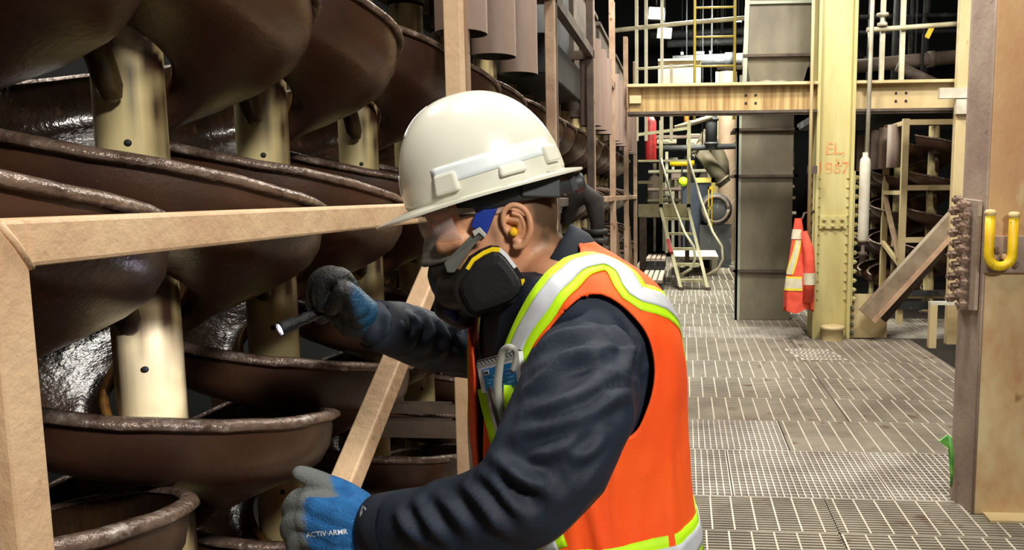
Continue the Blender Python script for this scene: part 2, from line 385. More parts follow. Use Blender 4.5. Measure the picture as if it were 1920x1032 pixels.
rpart('dust_ridge', mat('dust', (150, 142, 122), (120, 112, 96), .9, scale=10), b1, lambda b: b.tube([(x, 8.55, 2.65+.006*math.sin(x*40)+.01*math.sin(x*9)) for x in np.arange(.45, 1.32, .02)], .022, 6))

# conduit in front of the column, jacket cord etc
cd = tag(part('conduit', BEIGE, None, lambda b: b.tube([(1.262, 8.36, .9), (1.262, 8.36, 5.2)], .018, 8)), 'thin beige conduit running up left of the yellow column', 'conduit')
part('clamp', DUSTY, cd, lambda b: b.box((1.24, 8.355, 1.72), (1.335, 8.40, 1.80)))
b_ = thing('damper_cylinder', 'white cylinder hanging on a thin rod right of the yellow column', 'cylinder', (1.81, 8.38, 1.0))
rpart('rod', WHITEP, b_, lambda b: b.tube([(1.83, 8.38, 1.9), (1.85, 8.38, 5.2)], .022, 8))
rpart('barrel', WHITEP, b_, lambda b: b.lathe([(0, .0), (.045, .01), (.055, .03), (.055, .80), (.05, .84), (.03, .87), (.028, .91), (.0, .91)], (1.815, 8.38, 1.02), n=16))
rpart('coupling', DUSTY, b_, lambda b: b.lathe([(0, 0), (.03, 0), (.03, .06), (.045, .07), (.045, .1), (.02, .11), (.02, .2), (0, .2)], (1.815, 8.38, .82), n=10))

# diagonal brace and low kerbs
br = thing('brace_channel', 'thick brown diagonal brace channel leaning up from the gusset plate', 'brace', (1.85, 8.3, .25))
pa, pb = Vector((1.87, 8.33, .26)), Vector((2.95, 8.33, 1.53))
dn = (pb-pa).normalized(); pn = Vector((-dn.z, 0, dn.x))
rpart('channel_web', mat('weathered_brace', (150, 132, 108), (116, 98, 80), .6, scale=4), br, lambda b: b.bar(pa+pn*.03, pb+pn*.03, .12, .14, pn))
rpart('channel_lip', mat('pinkish_edge', (196, 162, 132), (170, 136, 108), .6, scale=6), br, lambda b: b.bar(pa-pn*.065, pb-pn*.065, .16, .045, pn))
rpart('lower_leg', DUSTY, br, lambda b: b.bar(pa-pn*.09+Vector((.1, .12, .02)), pb-pn*.09+Vector((0, .12, 0)), .05, .12, pn))
# ================================================================== spiral concentrators
PX, PITCHS, RS, PR = -1.075, .435, .34, .0625
T0, T1 = -1.40*2*PI, 2.55*2*PI
def rimz(t): return H-.005-PITCHS*t/(2*PI)
NT = 42
ths = [T0+(T1-T0)*i/int((T1-T0)/(2*PI)*NT) for i in range(int((T1-T0)/(2*PI)*NT)+1)]
outer = [(RS, -.004), (.340, -.035), (.333, -.073), (.313, -.106), (.278, -.130), (.232, -.149), (.182, -.165), (.137, -.178), (.106, -.184), (.086, -.172), (.078, -.140)]
inner = [(.084, -.138), (.094, -.160), (.112, -.172), (.140, -.168), (.182, -.156), (.230, -.140), (.274, -.121), (.307, -.098), (.325, -.069), (.332, -.034), (.334, -.004)]
def hel(t, r, z): return (r*math.cos(t), r*math.sin(t), rimz(t)+z)
b = MB(); b.smooth = True
b.cur = 0; b.grid([[hel(t, *p) for p in outer] for t in ths], flip=True)
b.cur = 1; b.grid([[hel(t, *p) for p in inner] for t in ths], flip=True)
b.cur = 0
b.grid([[hel(t, *inner[-1]), hel(t, *outer[0])] for t in ths], flip=True); b.grid([[hel(t, *outer[-1]), hel(t, *inner[0])] for t in ths], flip=True)
loop = outer+inner
for t, fl in ((ths[0], 0), (ths[-1], 1)):
    n = len(outer)
    b.add([hel(t, *p) for p in loop], [((i, i+1, 2*n-2-i, 2*n-1-i) if fl else (2*n-1-i, 2*n-2-i, i+1, i)) for i in range(n-1)], False)
ME_TROUGH = b.mesh('trough', [TROUGH, WET])
lip = [(RS-.010, .0), (RS-.005, .007), (RS+.006, .0065), (RS+.016, .0), (RS+.018, -.009), (RS+.010, -.015), (RS, -.008)]
b = MB(); b.smooth = True
def wob(t): return .0014*math.sin(t*6.1)+.0009*math.sin(t*15.)
b.grid([[hel(t, r+wob(t)*.6, z+wob(t+1.)) for r, z in lip+lip[:1]] for t in ths], flip=True)
for t, fl in ((ths[0], 0), (ths[-1], 1)):
    b.add([hel(t, *p) for p in lip], [tuple(range(7)) if fl else tuple(reversed(range(7)))], False)
ME_RIM = b.mesh('rim', RIM)
AMBER = mat('amber_inner_lip', (120, 82, 30), (70, 44, 20), .2, scale=14)
il = [(.075, -.145), (.074, -.132), (.081, -.126), (.090, -.131), (.091, -.145)]
b = MB(); b.smooth = True; b.grid([[hel(t, *p) for p in il+il[:1]] for t in ths], flip=True)
ME_LIP = b.mesh('inner_lip', AMBER)
# centre tube with stain attribute
b = MB(); nz_, na = 190, 28; Z0, Z1 = .0, 2.25; P = []
for i in range(nz_+1):
    z = Z0+(Z1-Z0)*i/nz_; P.append([(PR*math.cos(2*PI*j/na), PR*math.sin(2*PI*j/na), z) for j in range(na)])
b.grid(P, closed_u=True); b.add(P[-1], [tuple(range(na))], False)
ME_POST = b.mesh('centre_tube', CREAM)
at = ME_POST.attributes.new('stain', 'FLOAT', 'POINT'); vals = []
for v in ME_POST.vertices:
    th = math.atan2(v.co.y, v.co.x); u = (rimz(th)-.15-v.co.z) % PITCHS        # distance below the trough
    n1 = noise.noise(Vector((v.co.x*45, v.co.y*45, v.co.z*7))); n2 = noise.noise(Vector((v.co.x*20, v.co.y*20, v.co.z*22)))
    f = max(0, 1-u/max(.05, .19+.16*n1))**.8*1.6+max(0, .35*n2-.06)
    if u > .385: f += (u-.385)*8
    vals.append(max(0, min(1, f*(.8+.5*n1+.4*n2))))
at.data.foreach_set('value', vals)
# drip tongues and bolts, once each turn
def tongue(k):
    b = MB(); t = math.radians(-74)-2*PI*k; zc = rimz(t)-.075
    pts = []; rr = []
    for s_, r_, a_, z_ in ((0, .135, -.34, -.09), (.3, .115, -.2, -.14), (.6, .098, -.09, -.2), (.85, .088, -.02, -.245), (1., .084, 0, -.265)):
        pts.append((r_*math.cos(t+a_), r_*math.sin(t+a_), zc+z_)); rr.append((.022, .025, .0245, .0235, .017)[len(rr)])
    pts.append((pts[-1][0], pts[-1][1], pts[-1][2]-.008)); rr.append(.006)
    b.tube(pts, rr, 12); return b.mesh('drip_tongue', mat('tongue_rubber', (58, 42, 32), (92, 74, 38), .4, scale=18))
ME_TONG = [tongue(k) for k in (1, 0, -1)]
def bolt(k):
    b = MB(); t = math.radians(-62)-2*PI*k; z = rimz(t)-.405
    c = Vector((PR*math.cos(t), PR*math.sin(t), z)); a = Vector((math.cos(t), math.sin(t), 0))
    b.lathe([(.0065, -.002), (.0065, .002), (.004, .003), (0, .003)], c, a, 10); return b.mesh('bolt', BLACKHOLE)
ME_BOLT = [bolt(k) for k in (1, 0, -1)]
ME_FOOT = MB().lathe([(0, .03), (.0, .03), (.09, .03), (.1, .02), (.1, 0), (0, 0)], n=20).mesh('base_flange', DUSTY)
def spiral(x, y, label, group, dz=0., rz=0., full=True):
    r = thing('spiral_concentrator', label, 'spiral separator', (x, y, dz), group); r.rotation_euler.z = rz
    inst(ME_POST, 'centre_tube', r); tr = inst(ME_TROUGH, 'trough', r); inst(ME_RIM, 'rim', tr)
    if full:
        inst(ME_LIP, 'inner_lip', tr)
        for k in range(3): inst(ME_TONG[k], 'drip_tongue', tr); inst(ME_BOLT[k], 'bolt', r)
        inst(ME_FOOT, 'base_flange', r)
    return r
G1 = 'brown spiral separators in the left rack row'
ordn = ['first', 'second', 'third', 'fourth', 'fifth', 'sixth', 'seventh', 'eighth', 'ninth', 'tenth', 'eleventh', 'twelfth', 'thirteenth', 'fourteenth', 'fifteenth', 'sixteenth', 'seventeenth', 'eighteenth']
LBL = ['brown spiral separator cut off by the left picture edge behind the tan post',
       'brown spiral separator whose cream tube is lit by the flashlight',
       'brown spiral separator on the cream tube just behind the flashlight hand',
       'brown spiral separator on the cream tube just left of the white hard hat']
def slabel(i): return LBL[i] if i < len(LBL) else 'brown spiral separator in the left row, %s one counting back from the left edge' % ordn[i]
i = 0
for y in (.99, 1.51, 2.0): spiral(PX, y, slabel(i), G1); i += 1
MODS = [2.45, 4.19, 5.93, 7.67, 9.41]
for y0 in MODS:
    for dy in (.16, .67, 1.19): spiral(PX, y0+dy, slabel(i), G1, full=y0 < 5); i += 1

# ------------------------------------------------------------------ rack frames
FX0, FX1 = -.71, -.66
def rack(y0, y1, label, first=False):
    r = thing('rack_frame', label, 'rack', (-1.05, (y0+y1)/2, 0), 'welded rack frames of the left row')
    T = TAN if first else (DUSTY if 4 < y0 < 5 else TANB)
    zt = H-.022
    rpart('post', T, r, lambda b: b.box((FX0, y0, 0), (FX1, y0+.043, zt-.001 if first else 3.3)), .004)
    rpart('post', T, r, lambda b: b.box((FX0, y1-.048, 0), (FX1, y1, 3.3)), .004)
    rpart('post', TANB, r, lambda b: b.box((-1.50, y0, 0), (-1.45, y0+.045, 3.3)))
    rpart('post', TANB, r, lambda b: b.box((-1.50, y1-.045, 0), (-1.45, y1, 3.3)))
    rpart('rail', T, r, lambda b: b.box((FX0, y0+.043, zt-.049), (FX1, y1-.048, zt)), .005)
    if first:
        rpart('weld_bead', T, r, lambda b: b.tube([(FX1+.001, y0+.008, zt-.002), (FX1+.002, y0+.026, zt-.024), (FX1+.001, y0+.043, zt-.05)], .0035, 6))
    rpart('rail', T, r, lambda b: b.box((FX0, y0, 2.50), (FX1, y1, 2.56)))
    rpart('rail', TANB, r, lambda b: b.box((FX0, y0+.043, .30), (FX1, y1-.048, .35)))
    rpart('rail', DUSTY, r, lambda b: b.box((-1.50, y0+.045, 1.46), (-1.45, y1-.045, 1.51)))
    for z, h in ((.865, .03), (.80, .055)):
        rpart('cross_rail', DUSTY, r, lambda b: b.box((-1.45, y1-.045, z-h/2), (FX0, y1-.005, z+h/2)))
    rpart('cross_rail', DUSTY, r, lambda b: b.box((-1.45, y0+.005, 2.50), (FX0, y0+.04, 2.56)))
    if first:
        rpart('brace', T, r, lambda b: b.bar((-.685, .79, .498), (-.685, 2.36, 1.464), .05, .052, (0, 0, 1)), .005)
    else:
        for sx in (FX0, ):
            rpart('brace', T, r, lambda b: b.bar((-.685, y0+.06, 1.40), (-.685, y0+.55, .36), .035, .03))
            rpart('brace', T, r, lambda b: b.bar((-.685, y0+.06, 1.40), (-.685, y0+1.2, .36), .03, .025))
    return r
rack(.717, 2.43, 'tan welded rack frame nearest the camera, with the long rail and sloping brace', True)
rack(-1.02, .697, 'tan rack frame whose post edge shows at the lower left corner', False)
ML = ['tan rack frame whose post rises just right of the hard hat', 'third tan rack frame along the left row, behind the shoulder',
      'fourth tan rack frame along the left row', 'fifth tan rack frame, meeting the rust-streaked beam', 'last tan rack frame of the left row, beside the ladder stair']
for y0, l in zip(MODS, ML): rack(y0, y0+1.72, l)
# feed pipes hanging over the spirals, boxes above
k = 0
for mi_, y0 in enumerate(MODS):
    if mi_ != 1:
        for dy in (.09, .52, .96):
            o = part('feed_pipe', [PINK, BLACKHOLE], None, lambda b: (b.lathe([(.081, 0), (.081, 1.3 if mi_ == 0 else .62)], n=24), setattr(b, 'cur', 1), b.lathe([(0, .02), (.074, .02), (.074, 0), (.081, 0)], n=24)))
            o.location = (-.70, y0+dy, 2.03)
            tag(o, 'pinkish grey hanging feed pipe above the hard hat, %s from the tan post' % ordn[k] if k < 3 else 'pinkish grey hanging feed pipe far along the left row, %s from the camera' % ordn[k], 'pipe', 'feed pipes hanging over the left row')
            k += 1
    o = part('feed_box', DUSTY if mi_ != 1 else DARKM, None, lambda b: (b.box((-1.42, y0+.1, 2.42), (-.82, y0+1.6, 3.1)), b.box((-1.44, y0+.08, 3.1), (-.80, y0+1.62, 3.14))), .006)
    tag(o, 'dark feed box on top of the left rack row, %s along' % ordn[mi_], 'box', 'feed boxes on the left row')
    pr = o
    for dy in (.16, .67, 1.19) if mi_ != 1 else ():
        part('drop_spout', DUSTY, pr, lambda b: b.lathe([(.07, 0), (.07, .3)], (PX+.0, y0+dy, 2.26), n=16))
# dark collecting tank and hoses behind the shoulder
tk = thing('collecting_tank', 'dark grey collecting tank behind the tan post right of the hard hat', 'tank', (-.95, 5.0, 1.9))
rpart('body', DARKM, tk, lambda b: b.box((-1.3, 4.42, 2.18), (-.74, 5.75, 2.40)), .01)
rpart('top_beam', DARKM, tk, lambda b: b.box((-1.3, 4.35, 2.60), (-.52, 4.45, 2.75)))
hs = thing('hose', 'thick dark hose curving down behind the neck of the worker', 'hose', (-.6, 4.6, 1.3))
pts = [tuple(ony(x, y, 4.6)) for x, y in ((1060, 420), (1072, 380), (1095, 362), (1115, 378), (1120, 420), (1118, 480))]
rpart('tube', mat('brown_black_hose', (40, 34, 30), (26, 22, 20), .8, scale=8, bump=.2), hs, lambda b: b.tube(pts, [.03, .055, .065, .06, .04, .035], 14))
rpart('collar', DARKM, hs, lambda b: [b.tube([pts[3+j//2]+np.array([0, 0, -.03*j]) if False else tuple(np.array(pts[4])+[0, 0, -.03-.05*j]), tuple(np.array(pts[4])+[0, 0, -.06-.05*j])], .06, 12) for j in range(3)])
yb = tag(part('yellow_marker_post', YEL, None, lambda b: b.box((ony(1118, 480, 5.2)[0], 5.2, 0), tuple(ony(1124, 425, 5.25)))), 'short yellow marker strip beside the hose behind the worker', 'marker')
# ================================================================== background
# duct tower behind the beam
d = thing('duct', 'square grey-green steel duct standing left of the orange jacket', 'duct', (.95, 9.9, 0))
rpart('shaft', GREYG, d, lambda b: b.box((.63, 9.70, 0), (1.27, 10.3, 2.9)), .006)
rpart('corner_angle', GREYGL, d, lambda b: (b.box((.605, 9.69, 0), (.66, 9.70, 2.9)), b.box((.605, 9.69, 0), (.63, 9.8, 2.9))))
for z in (.6, 1.73, 2.27):
    rpart('flange', DUSTY, d, lambda b: (b.box((.58, 9.64, z-.015), (1.32, 9.70, z+.015)), b.box((.56, 9.64, z-.015), (.63, 10.3, z+.015)), b.box((1.27, 9.64, z-.015), (1.32, 10.3, z+.015))))
du = thing('hopper', 'dark grey tapering hopper above the cross beam left of the yellow column', 'hopper', (1.0, 9.4, 2.66))
def hop(b):
    lo = [(.72, 9.15, 2.7), (1.28, 9.15, 2.7), (1.28, 9.65, 2.7), (.72, 9.65, 2.7)]; mi = [(.66, 9.1, 3.02), (1.36, 9.1, 3.02), (1.36, 9.75, 3.02), (.66, 9.75, 3.02)]
    hi = [(.70, 9.1, 3.72), (1.44, 9.1, 3.72), (1.44, 9.75, 3.72), (.70, 9.75, 3.72)]; t2 = [(.70, 9.1, 4.6), (1.5, 9.1, 4.6), (1.5, 9.75, 4.6), (.70, 9.75, 4.6)]
    b.grid([lo, mi, hi, t2], closed_u=True, smooth=False); b.add(t2, [(0, 1, 2, 3)]); b.add(lo, [(3, 2, 1, 0)])
rpart('shell', GREYG, du, hop)
rpart('stiffener', GREYGL, du, lambda b: b.box((.68, 9.06, 3.56), (1.46, 9.10, 3.59)))
rpart('stiffener', DUSTY, du, lambda b: b.box((.62, 9.04, 3.0), (1.40, 9.10, 3.03)))
rpart('corner_angle', GREYGL, du, lambda b: b.bar((.64, 9.08, 2.66), (.69, 9.08, 4.6), .045, .05, (0, 1, 0)))
# jacket on its peg
jk = thing('jacket', 'orange hi-vis jacket hanging on the left of the yellow column', 'jacket', (1.2, 8.35, .33))
JOR = mat('orange_jacket', (236, 92, 66), (214, 70, 52), .8, scale=9, bump=.3, bscale=20)
LIME = mat('lime_tape', (206, 250, 20), (188, 232, 24), .55, scale=12)
JSIL = mat('jacket_silver', (222, 214, 186), (200, 192, 160), .45, scale=12)
JYL = mat('jacket_yellow', (232, 214, 60), rough=.6)
zs = np.linspace(.33, 1.27, 24)
def jring(z, off=0.):
    f = (1.27-z)/.94; w = .035+.105*min(1, f*1.25)+.012*f; dp = .03+.06*min(1, f*1.4); c = 1.150+.022*f
    if z < .37: f *= 1
    out = []
    for j in range(40):
        a = 2*PI*j/40; k = 1+.10*math.sin(a*5+z*3)*f+.05*math.sin(a*9-z*6)*f
        out.append((c+(w*k+off)*math.cos(a), 8.33+(dp*k+off)*math.sin(a), z-(.03*math.sin(a*3+1) if z < .36 else 0)))
    return out
def jk_(b): b.grid([jring(z) for z in zs], closed_u=True); b.add(jring(zs[-1]), [tuple(range(40))])
rpart('body', JOR, jk, jk_)
def jsleeve(b):
    b.tube([(1.20, 8.26, 1.14), (1.25, 8.25, .95), (1.265, 8.25, .7), (1.25, 8.25, .42)], [.03, .055, .06, .055], 14)
rpart('sleeve', JOR, jk, jsleeve)
def jband(b, z0, z1, a0, a1, off):
    rows_ = []
    for z in np.linspace(z0, z1, 5):
        rg = jring(z, off); rows_.append([rg[j % 40] for j in range(a0, a1+1)])
    b.grid(rows_)
def jdiag(b, w0, off):
    rows_ = []
    for z in np.linspace(.70, 1.05, 10):
        rg = jring(z, off); j0 = 24+(z-.70)/.35*5.5
        rows_.append([tuple(Vector(rg[int(j0+s)]).lerp(Vector(rg[int(j0+s)+1]), (j0+s) % 1)) for s in np.linspace(-w0, w0, 4)])
    b.grid(rows_)
rpart('silver_tape', JSIL, jk, lambda b: (jband(b, .56, .66, 20, 31, .006), jband(b, 1.06, 1.16, 20, 33, .006), jdiag(b, 1.6, .007)))
rpart('yellow_edge', JYL, jk, lambda b: (jband(b, .535, .56, 20, 31, .006), jband(b, .66, .68, 20, 31, .006), jdiag(b, 2.6, .005)))
rpart('sleeve_tape', JSIL, jk, lambda b: b.tube([(1.264, 8.25, .60), (1.262, 8.25, .72)], .062, 14, caps=False))
rpart('peg', DUSTY, jk, lambda b: b.tube([(1.19, 8.33, 1.26), (1.22, 8.40, 1.32), (1.335, 8.47, 1.34)], .012, 8))
# ship ladder stair
st = thing('ladder_stair', 'olive ship-ladder stair with curved white handrails at the end of the walkway', 'stair', (.15, 13.0, 0))
zp = 1.25; yb0, yb1 = 12.75, 13.75
def xs_(side, f): return (-.05-.36*f) if side < 0 else (.37-.31*f)
for sd in (-1, 1):
    rpart('stringer', OLIVE, st, lambda b: b.bar((xs_(sd, 0), yb0, .0), (xs_(sd, 1), yb1, zp), .05, .15, (0, 1, 0)))
    rpart('foot', DUSTY, st, lambda b: b.box((xs_(sd, 0)-.04, yb0-.09, 0), (xs_(sd, 0)+.04, yb0+.09, .05)))
    x = lambda f: xs_(sd, f)
    rpart('handrail', HANDR, st, lambda b: b.tube([(x(.15)+.02, yb0+.1, .22), (x(.15)+.2, yb0-.05, .34), (x(.3)+.32, yb0-.1, .50), (x(.4)+.33, yb0-.1, .70), (x(.5)+.22, yb0, .92), (x(.8)+.14, yb0+.3, 1.4), (x(1.0)+.02, yb1-.1, 2.02), (x(1), yb1, 2.12)], .021, 8))
    rpart('upright', OLIVE, st, lambda b: b.box((x(1)-.03, yb1, zp), (x(1)+.03, yb1+.06, 2.75)))
rpart('hazard_patch', REDP, st, lambda b: b.bar((xs_(-1, .45), yb0+.36, .54), (xs_(-1, .62), yb0+.52, .74), .054, .155, (0, 1, 0)))
for i in range(5):
    f = (i+.6)/5.2
    rpart('tread', OLIVE, st, lambda b: b.box((xs_(-1, f), yb0+(yb1-yb0)*f-.07, zp*f-.025), (xs_(1, f), yb0+(yb1-yb0)*f+.1, zp*f+.015)))
rpart('landing', OLIVE, st, lambda b: (b.box((-.8, yb1, zp-.12), (.1, yb1+1.1, zp)), b.box((-.8, yb1, zp), (.1, yb1+.02, zp+.1))))
rpart('guard_rail', OLIVE, st, lambda b: (b.bar((-.8, yb1+.03, 2.52), (.06, yb1+.03, 2.62), .05, .05), b.bar((-.8, yb1+.03, 2.08), (.06, yb1+.03, 2.08), .035, .035), b.bar((-.8, yb1+.03, 1.72), (-.4, yb1+.03, 1.72), .05, .05)))
rpart('support_leg', DUSTY, st, lambda b: (b.box((-.78, yb1+.02, 0), (-.66, yb1+.14, zp-.12)), b.box((.0, yb1+1.0, 0), (.08, yb1+1.1, zp-.12))))
# stepping benches left of the stair
for i, (x0, x1, y0, y1, z, l) in enumerate(((-.62, -.30, 10.9, 12.35, .34, 'long grey ribbed step bench in front of the ladder stair'), (-.62, -.30, 12.6, 13.6, .5, 'small grey ribbed step bench beside the ladder stair'))):
    r = thing('step_bench', l, 'bench', ((x0+x1)/2, (y0+y1)/2, 0))
    rpart('top', BROWNG, r, lambda b: [b.box((x0+(x1-x0)*q/4+.01, y0, z-.03), (x0+(x1-x0)*(q+1)/4-.01, y1, z+.012)) for q in range(4)])
    rpart('frame', DARKM, r, lambda b: b.box((x0+.02, y0+.03, z-.18), (x1-.02, y1-.03, z-.031)))
    rpart('leg', DARKM, r, lambda b: b.box((x0+.04, y0+.05, 0), (x1-.04, y0+.13, z-.18)))
    rpart('leg', DARKM, r, lambda b: b.box((x0+.04, y1-.13, 0), (x1-.04, y1-.05, z-.18)))
# low white platform
tag(part('low_platform', mat('pale_platform', (196, 192, 176), (170, 164, 150), .6), None, lambda b: (b.box((-.25, 14.95, .30), (.62, 16.6, .36)), b.box((-.2, 15.0, 0), (-.1, 15.1, .30)), b.box((.5, 15.0, 0), (.6, 15.1, .30)), b.box((-.2, 16.4, 0), (-.1, 16.5, .30)), b.box((.5, 16.4, 0), (.6, 16.5, .30)))), 'pale low platform seen through the ladder stair', 'platform')
# tall round column far back
cc = thing('round_column', 'thick tan round column behind the ladder stair', 'column', (.93, 18.4, 0))
rpart('shaft', mat('tan_round', (178, 152, 128), (160, 134, 110), .6, scale=2), cc, lambda b: b.lathe([(.21, 0), (.21, 4.2)], (.93, 18.4, 0), n=24))
rpart('wrap_seam', HANDR, cc, lambda b: [b.tube([(.93+.213*math.cos(a), 18.4+.213*math.sin(a), z+.18*(a+2.2)) for a in np.linspace(-2.6, -.5, 10)], .006, 5) for z in (.5, 1.1, 1.8, 2.4)])
rpart('flat_edge', BEIGE, cc, lambda b: b.box((.66, 18.3, 0), (.73, 18.4, 4.2)))
# big pipes
def pipe(label, pts, r, M, n=14, cat='pipe', col_=None):
    o = part('pipe', M, None, lambda b: b.tube(pts, r, n)); tag(o, label, cat)
    c = Vector(pts[0]).lerp(Vector(pts[-1]), .5); zz_ = max(p[2] for p in pts)
    if zz_ > 2.4: part('hanger', DARKM, o, lambda b: b.tube([(c.x, c.y, c.z), (c.x, c.y, 8.6)], .012, 6))
    else: part('stanchion', DARKM, o, lambda b: b.tube([(c.x, c.y, 0), (c.x, c.y, c.z)], .02, 6))
    for q in ((col_ or ())): part('pipe_collar', M, o, lambda b: b.tube([Vector(pts[0]).lerp(Vector(pts[-1]), q-.02), Vector(pts[0]).lerp(Vector(pts[-1]), q+.02)], r*1.2, n))
    return o
O2 = mat('dull_olive_pipe', (130, 120, 98), (104, 94, 76), .6, scale=3)
pipe('fat dull olive pipe sloping down behind the ladder stair', [(.22, 17.4, 2.55), (.85, 17.4, 1.72)], .15, O2, 16, col_=(.1, .9))
pipe('second fat dull pipe bending behind the sloping pipe', [(.3, 18.2, 2.75), (.62, 18.2, 2.6), (.8, 18.2, 2.2), (.82, 18.2, 1.9)], .17, O2, 16)
pipe('dark horizontal pipe behind the handrails of the stair', [(-.5, 17, 2.45), (1.2, 17, 2.5)], .06, DARKM, 12)
pipe('dark upright pipe under the beam in the far clutter', [(.52, 16.5, 2.4), (.52, 16.5, 3.6)], .12, DARKM, 14, col_=(.1, .5))
pipe('olive sloping pipe above the ladder stair', [(-.2, 15.4, 2.75), (.5, 15.4, 2.95)], .05, O2, 10)
pipe('orange upright pipe far behind the cross beam', [(.02, 17, 2.95), (.02, 17, 3.7)], .06, mat('orange_pipe', (216, 140, 60), (190, 110, 40), .5), 10)
pipe('yellow horizontal pipe behind the ladder stair', [(-.35, 18.4, 2.2), (.2, 18.4, 2.2)], .07, YEL, 10)
fl = tag(part('float_ball', LIME, None, lambda b: b.lathe([(.1*math.sin(a), -.1*math.cos(a)) for a in np.linspace(0.001, PI-.001, 10)], tuple(ony(1281, 341, 17.0)), n=14)), 'lime yellow round ball behind the ladder stair', 'ball')
rb = tag(part('red_tank', REDP, None, lambda b: b.lathe([(0, 0), (.09, .02), (.1, .06), (.1, .72), (.06, .8), (0, .8)], tuple(ony(1220, 305, 14.6)), n=16)), 'red upright bottle left of the ladder stair', 'bottle')
kb = thing('control_cabinet', 'dark blue cabinet with yellow edge behind the ladder stair', 'cabinet', (.2, 15.9, 0))
rpart('body', mat('navy_cabinet', (34, 42, 56), (28, 34, 46), .5), kb, lambda b: b.box((-.05, 17.0, .2), (.55, 17.4, 1.75)))
rpart('yellow_edge', YELR, kb, lambda b: (b.box((.54, 16.97, .6), (.62, 17.0, 1.85)), b.box((.2, 16.97, 1.75), (.62, 17.0, 1.85))))
yl = tag(part('yellow_gate', YEL, None, lambda b: (b.box((.41, 14.6, .95), (.43, 14.65, 1.65)), b.box((.47, 14.6, .9), (.49, 14.65, 1.6)), b.box((.41, 14.6, 1.6), (.49, 14.65, 1.65)), b.box((.41, 14.6, 1.25), (.49, 14.65, 1.28)))), 'narrow yellow gate beside the stair handrail', 'gate')
wl = thing('pump', 'dark round pump housing behind the curved handrail', 'pump', (.75, 16.9, .6))
rpart('housing', DARKM, wl, lambda b: b.lathe([(0, 0), (.3, .0), (.34, .05), (.34, .3), (.2, .36), (0, .36)], (.62, 16.9, 1.2), (0, -1, 0), 20))
rpart('rib', DUSTY, wl, lambda b: b.tube([(.62+.26*math.cos(a), 16.52, 1.2+.26*math.sin(a)) for a in np.linspace(0, 2*PI, 21)], .035, 8))
rpart('pedestal', DARKM, wl, lambda b: b.box((.3, 16.6, 0), (.95, 17.0, .88)))
# yellow ladder and handrails over the beam
ld = thing('ladder', 'slim yellow ladder standing above the cross beam', 'ladder', (.34, 9.8, 2.65))
for x in (.105, .575): rpart('rail', YELR, ld, lambda b: b.tube([(x, 9.8, 2.4), (x, 9.8, 5.4)], .017, 8))
for z in (3.025, 3.362, 3.557+.14, 4.03): rpart('rung', YELR, ld, lambda b: b.tube([(.105, 9.8, z), (.575, 9.8, z)], .013, 8))
hr = thing('handrail', 'pale beige handrail above the cross beam by the left rack', 'handrail', (-.4, 10.4, 2.6))
for x in (-.62, -.5, -.30, -.18): rpart('post', HANDR, hr, lambda b: b.box((x-.02, 10.4, 2.2), (x+.02, 10.44, 3.15 if x > -.25 else 5.0)))
rpart('rail', HANDR, hr, lambda b: b.tube([(-.9, 10.42, 3.58), (.1, 10.42, 3.66), (.8, 10.42, 3.70)], .028, 8))
rpart('rail', HANDR, hr, lambda b: b.tube([(-.62, 10.42, 3.10), (.12, 10.42, 3.13)], .018, 8))
tag(part('upper_walkway_panel', BEIGE, None, lambda b: (b.box((-.4, 12.0, 3.12), (.22, 12.06, 3.46)), b.box((-.4, 11.96, 3.44), (.22, 12.1, 3.47)), b.box((-.3, 12.0, 3.0), (-.24, 12.42, 3.12)), b.box((.1, 12.0, 3.0), (.16, 12.42, 3.12)))), 'beige upper walkway toe panel behind the yellow ladder', 'panel')
tag(part('upper_beam', DARKM, None, lambda b: (b.box((-.6, 12.4, 2.85), (1.6, 12.7, 3.1)), b.box((-.6, 12.35, 3.1), (1.6, 12.75, 3.13)))), 'dark beam under the upper walkway behind the yellow ladder', 'beam')
# flood lights
LAMPE = mat('lamp_glass', (255, 255, 255), emit=(255, 250, 225), estr=30)
for i, (px, py, Y, sc, l) in enumerate(((1231, 25, 15, .14, 'bright square flood light at the top, upper of the two'), (1246, 62, 18, .15, 'bright square flood light lower of the two over the beam'))):
    c = Vector(ony(px, py, Y)); r = thing('flood_light', l, 'lamp', c, 'flood lights over the walkway')
    def q(b, s, y0, y1): b.prism([(c.x-s, c.y+y0, c.z-s*.62), (c.x+s*.85, c.y+y0, c.z-s*.75), (c.x+s, c.y+y0, c.z+s*.62), (c.x-s*.9, c.y+y0, c.z+s*.75)], (0, y1-y0, 0))
    rpart('lens', LAMPE, r, lambda b: q(b, sc, -.03, 0)); rpart('housing', DARKM, r, lambda b: q(b, sc*1.15, 0, .15))
    rpart('bracket', DARKM, r, lambda b: b.tube([(c.x, c.y+.1, c.z+.08), (c.x, c.y+.1, 8.6)], .02, 6))
    l_ = area('flood_lamp', (c.x, c.y-.06, c.z), (c.x+.2, c.y-5, 0), (.3, .2), 90, (1, 1, .88))
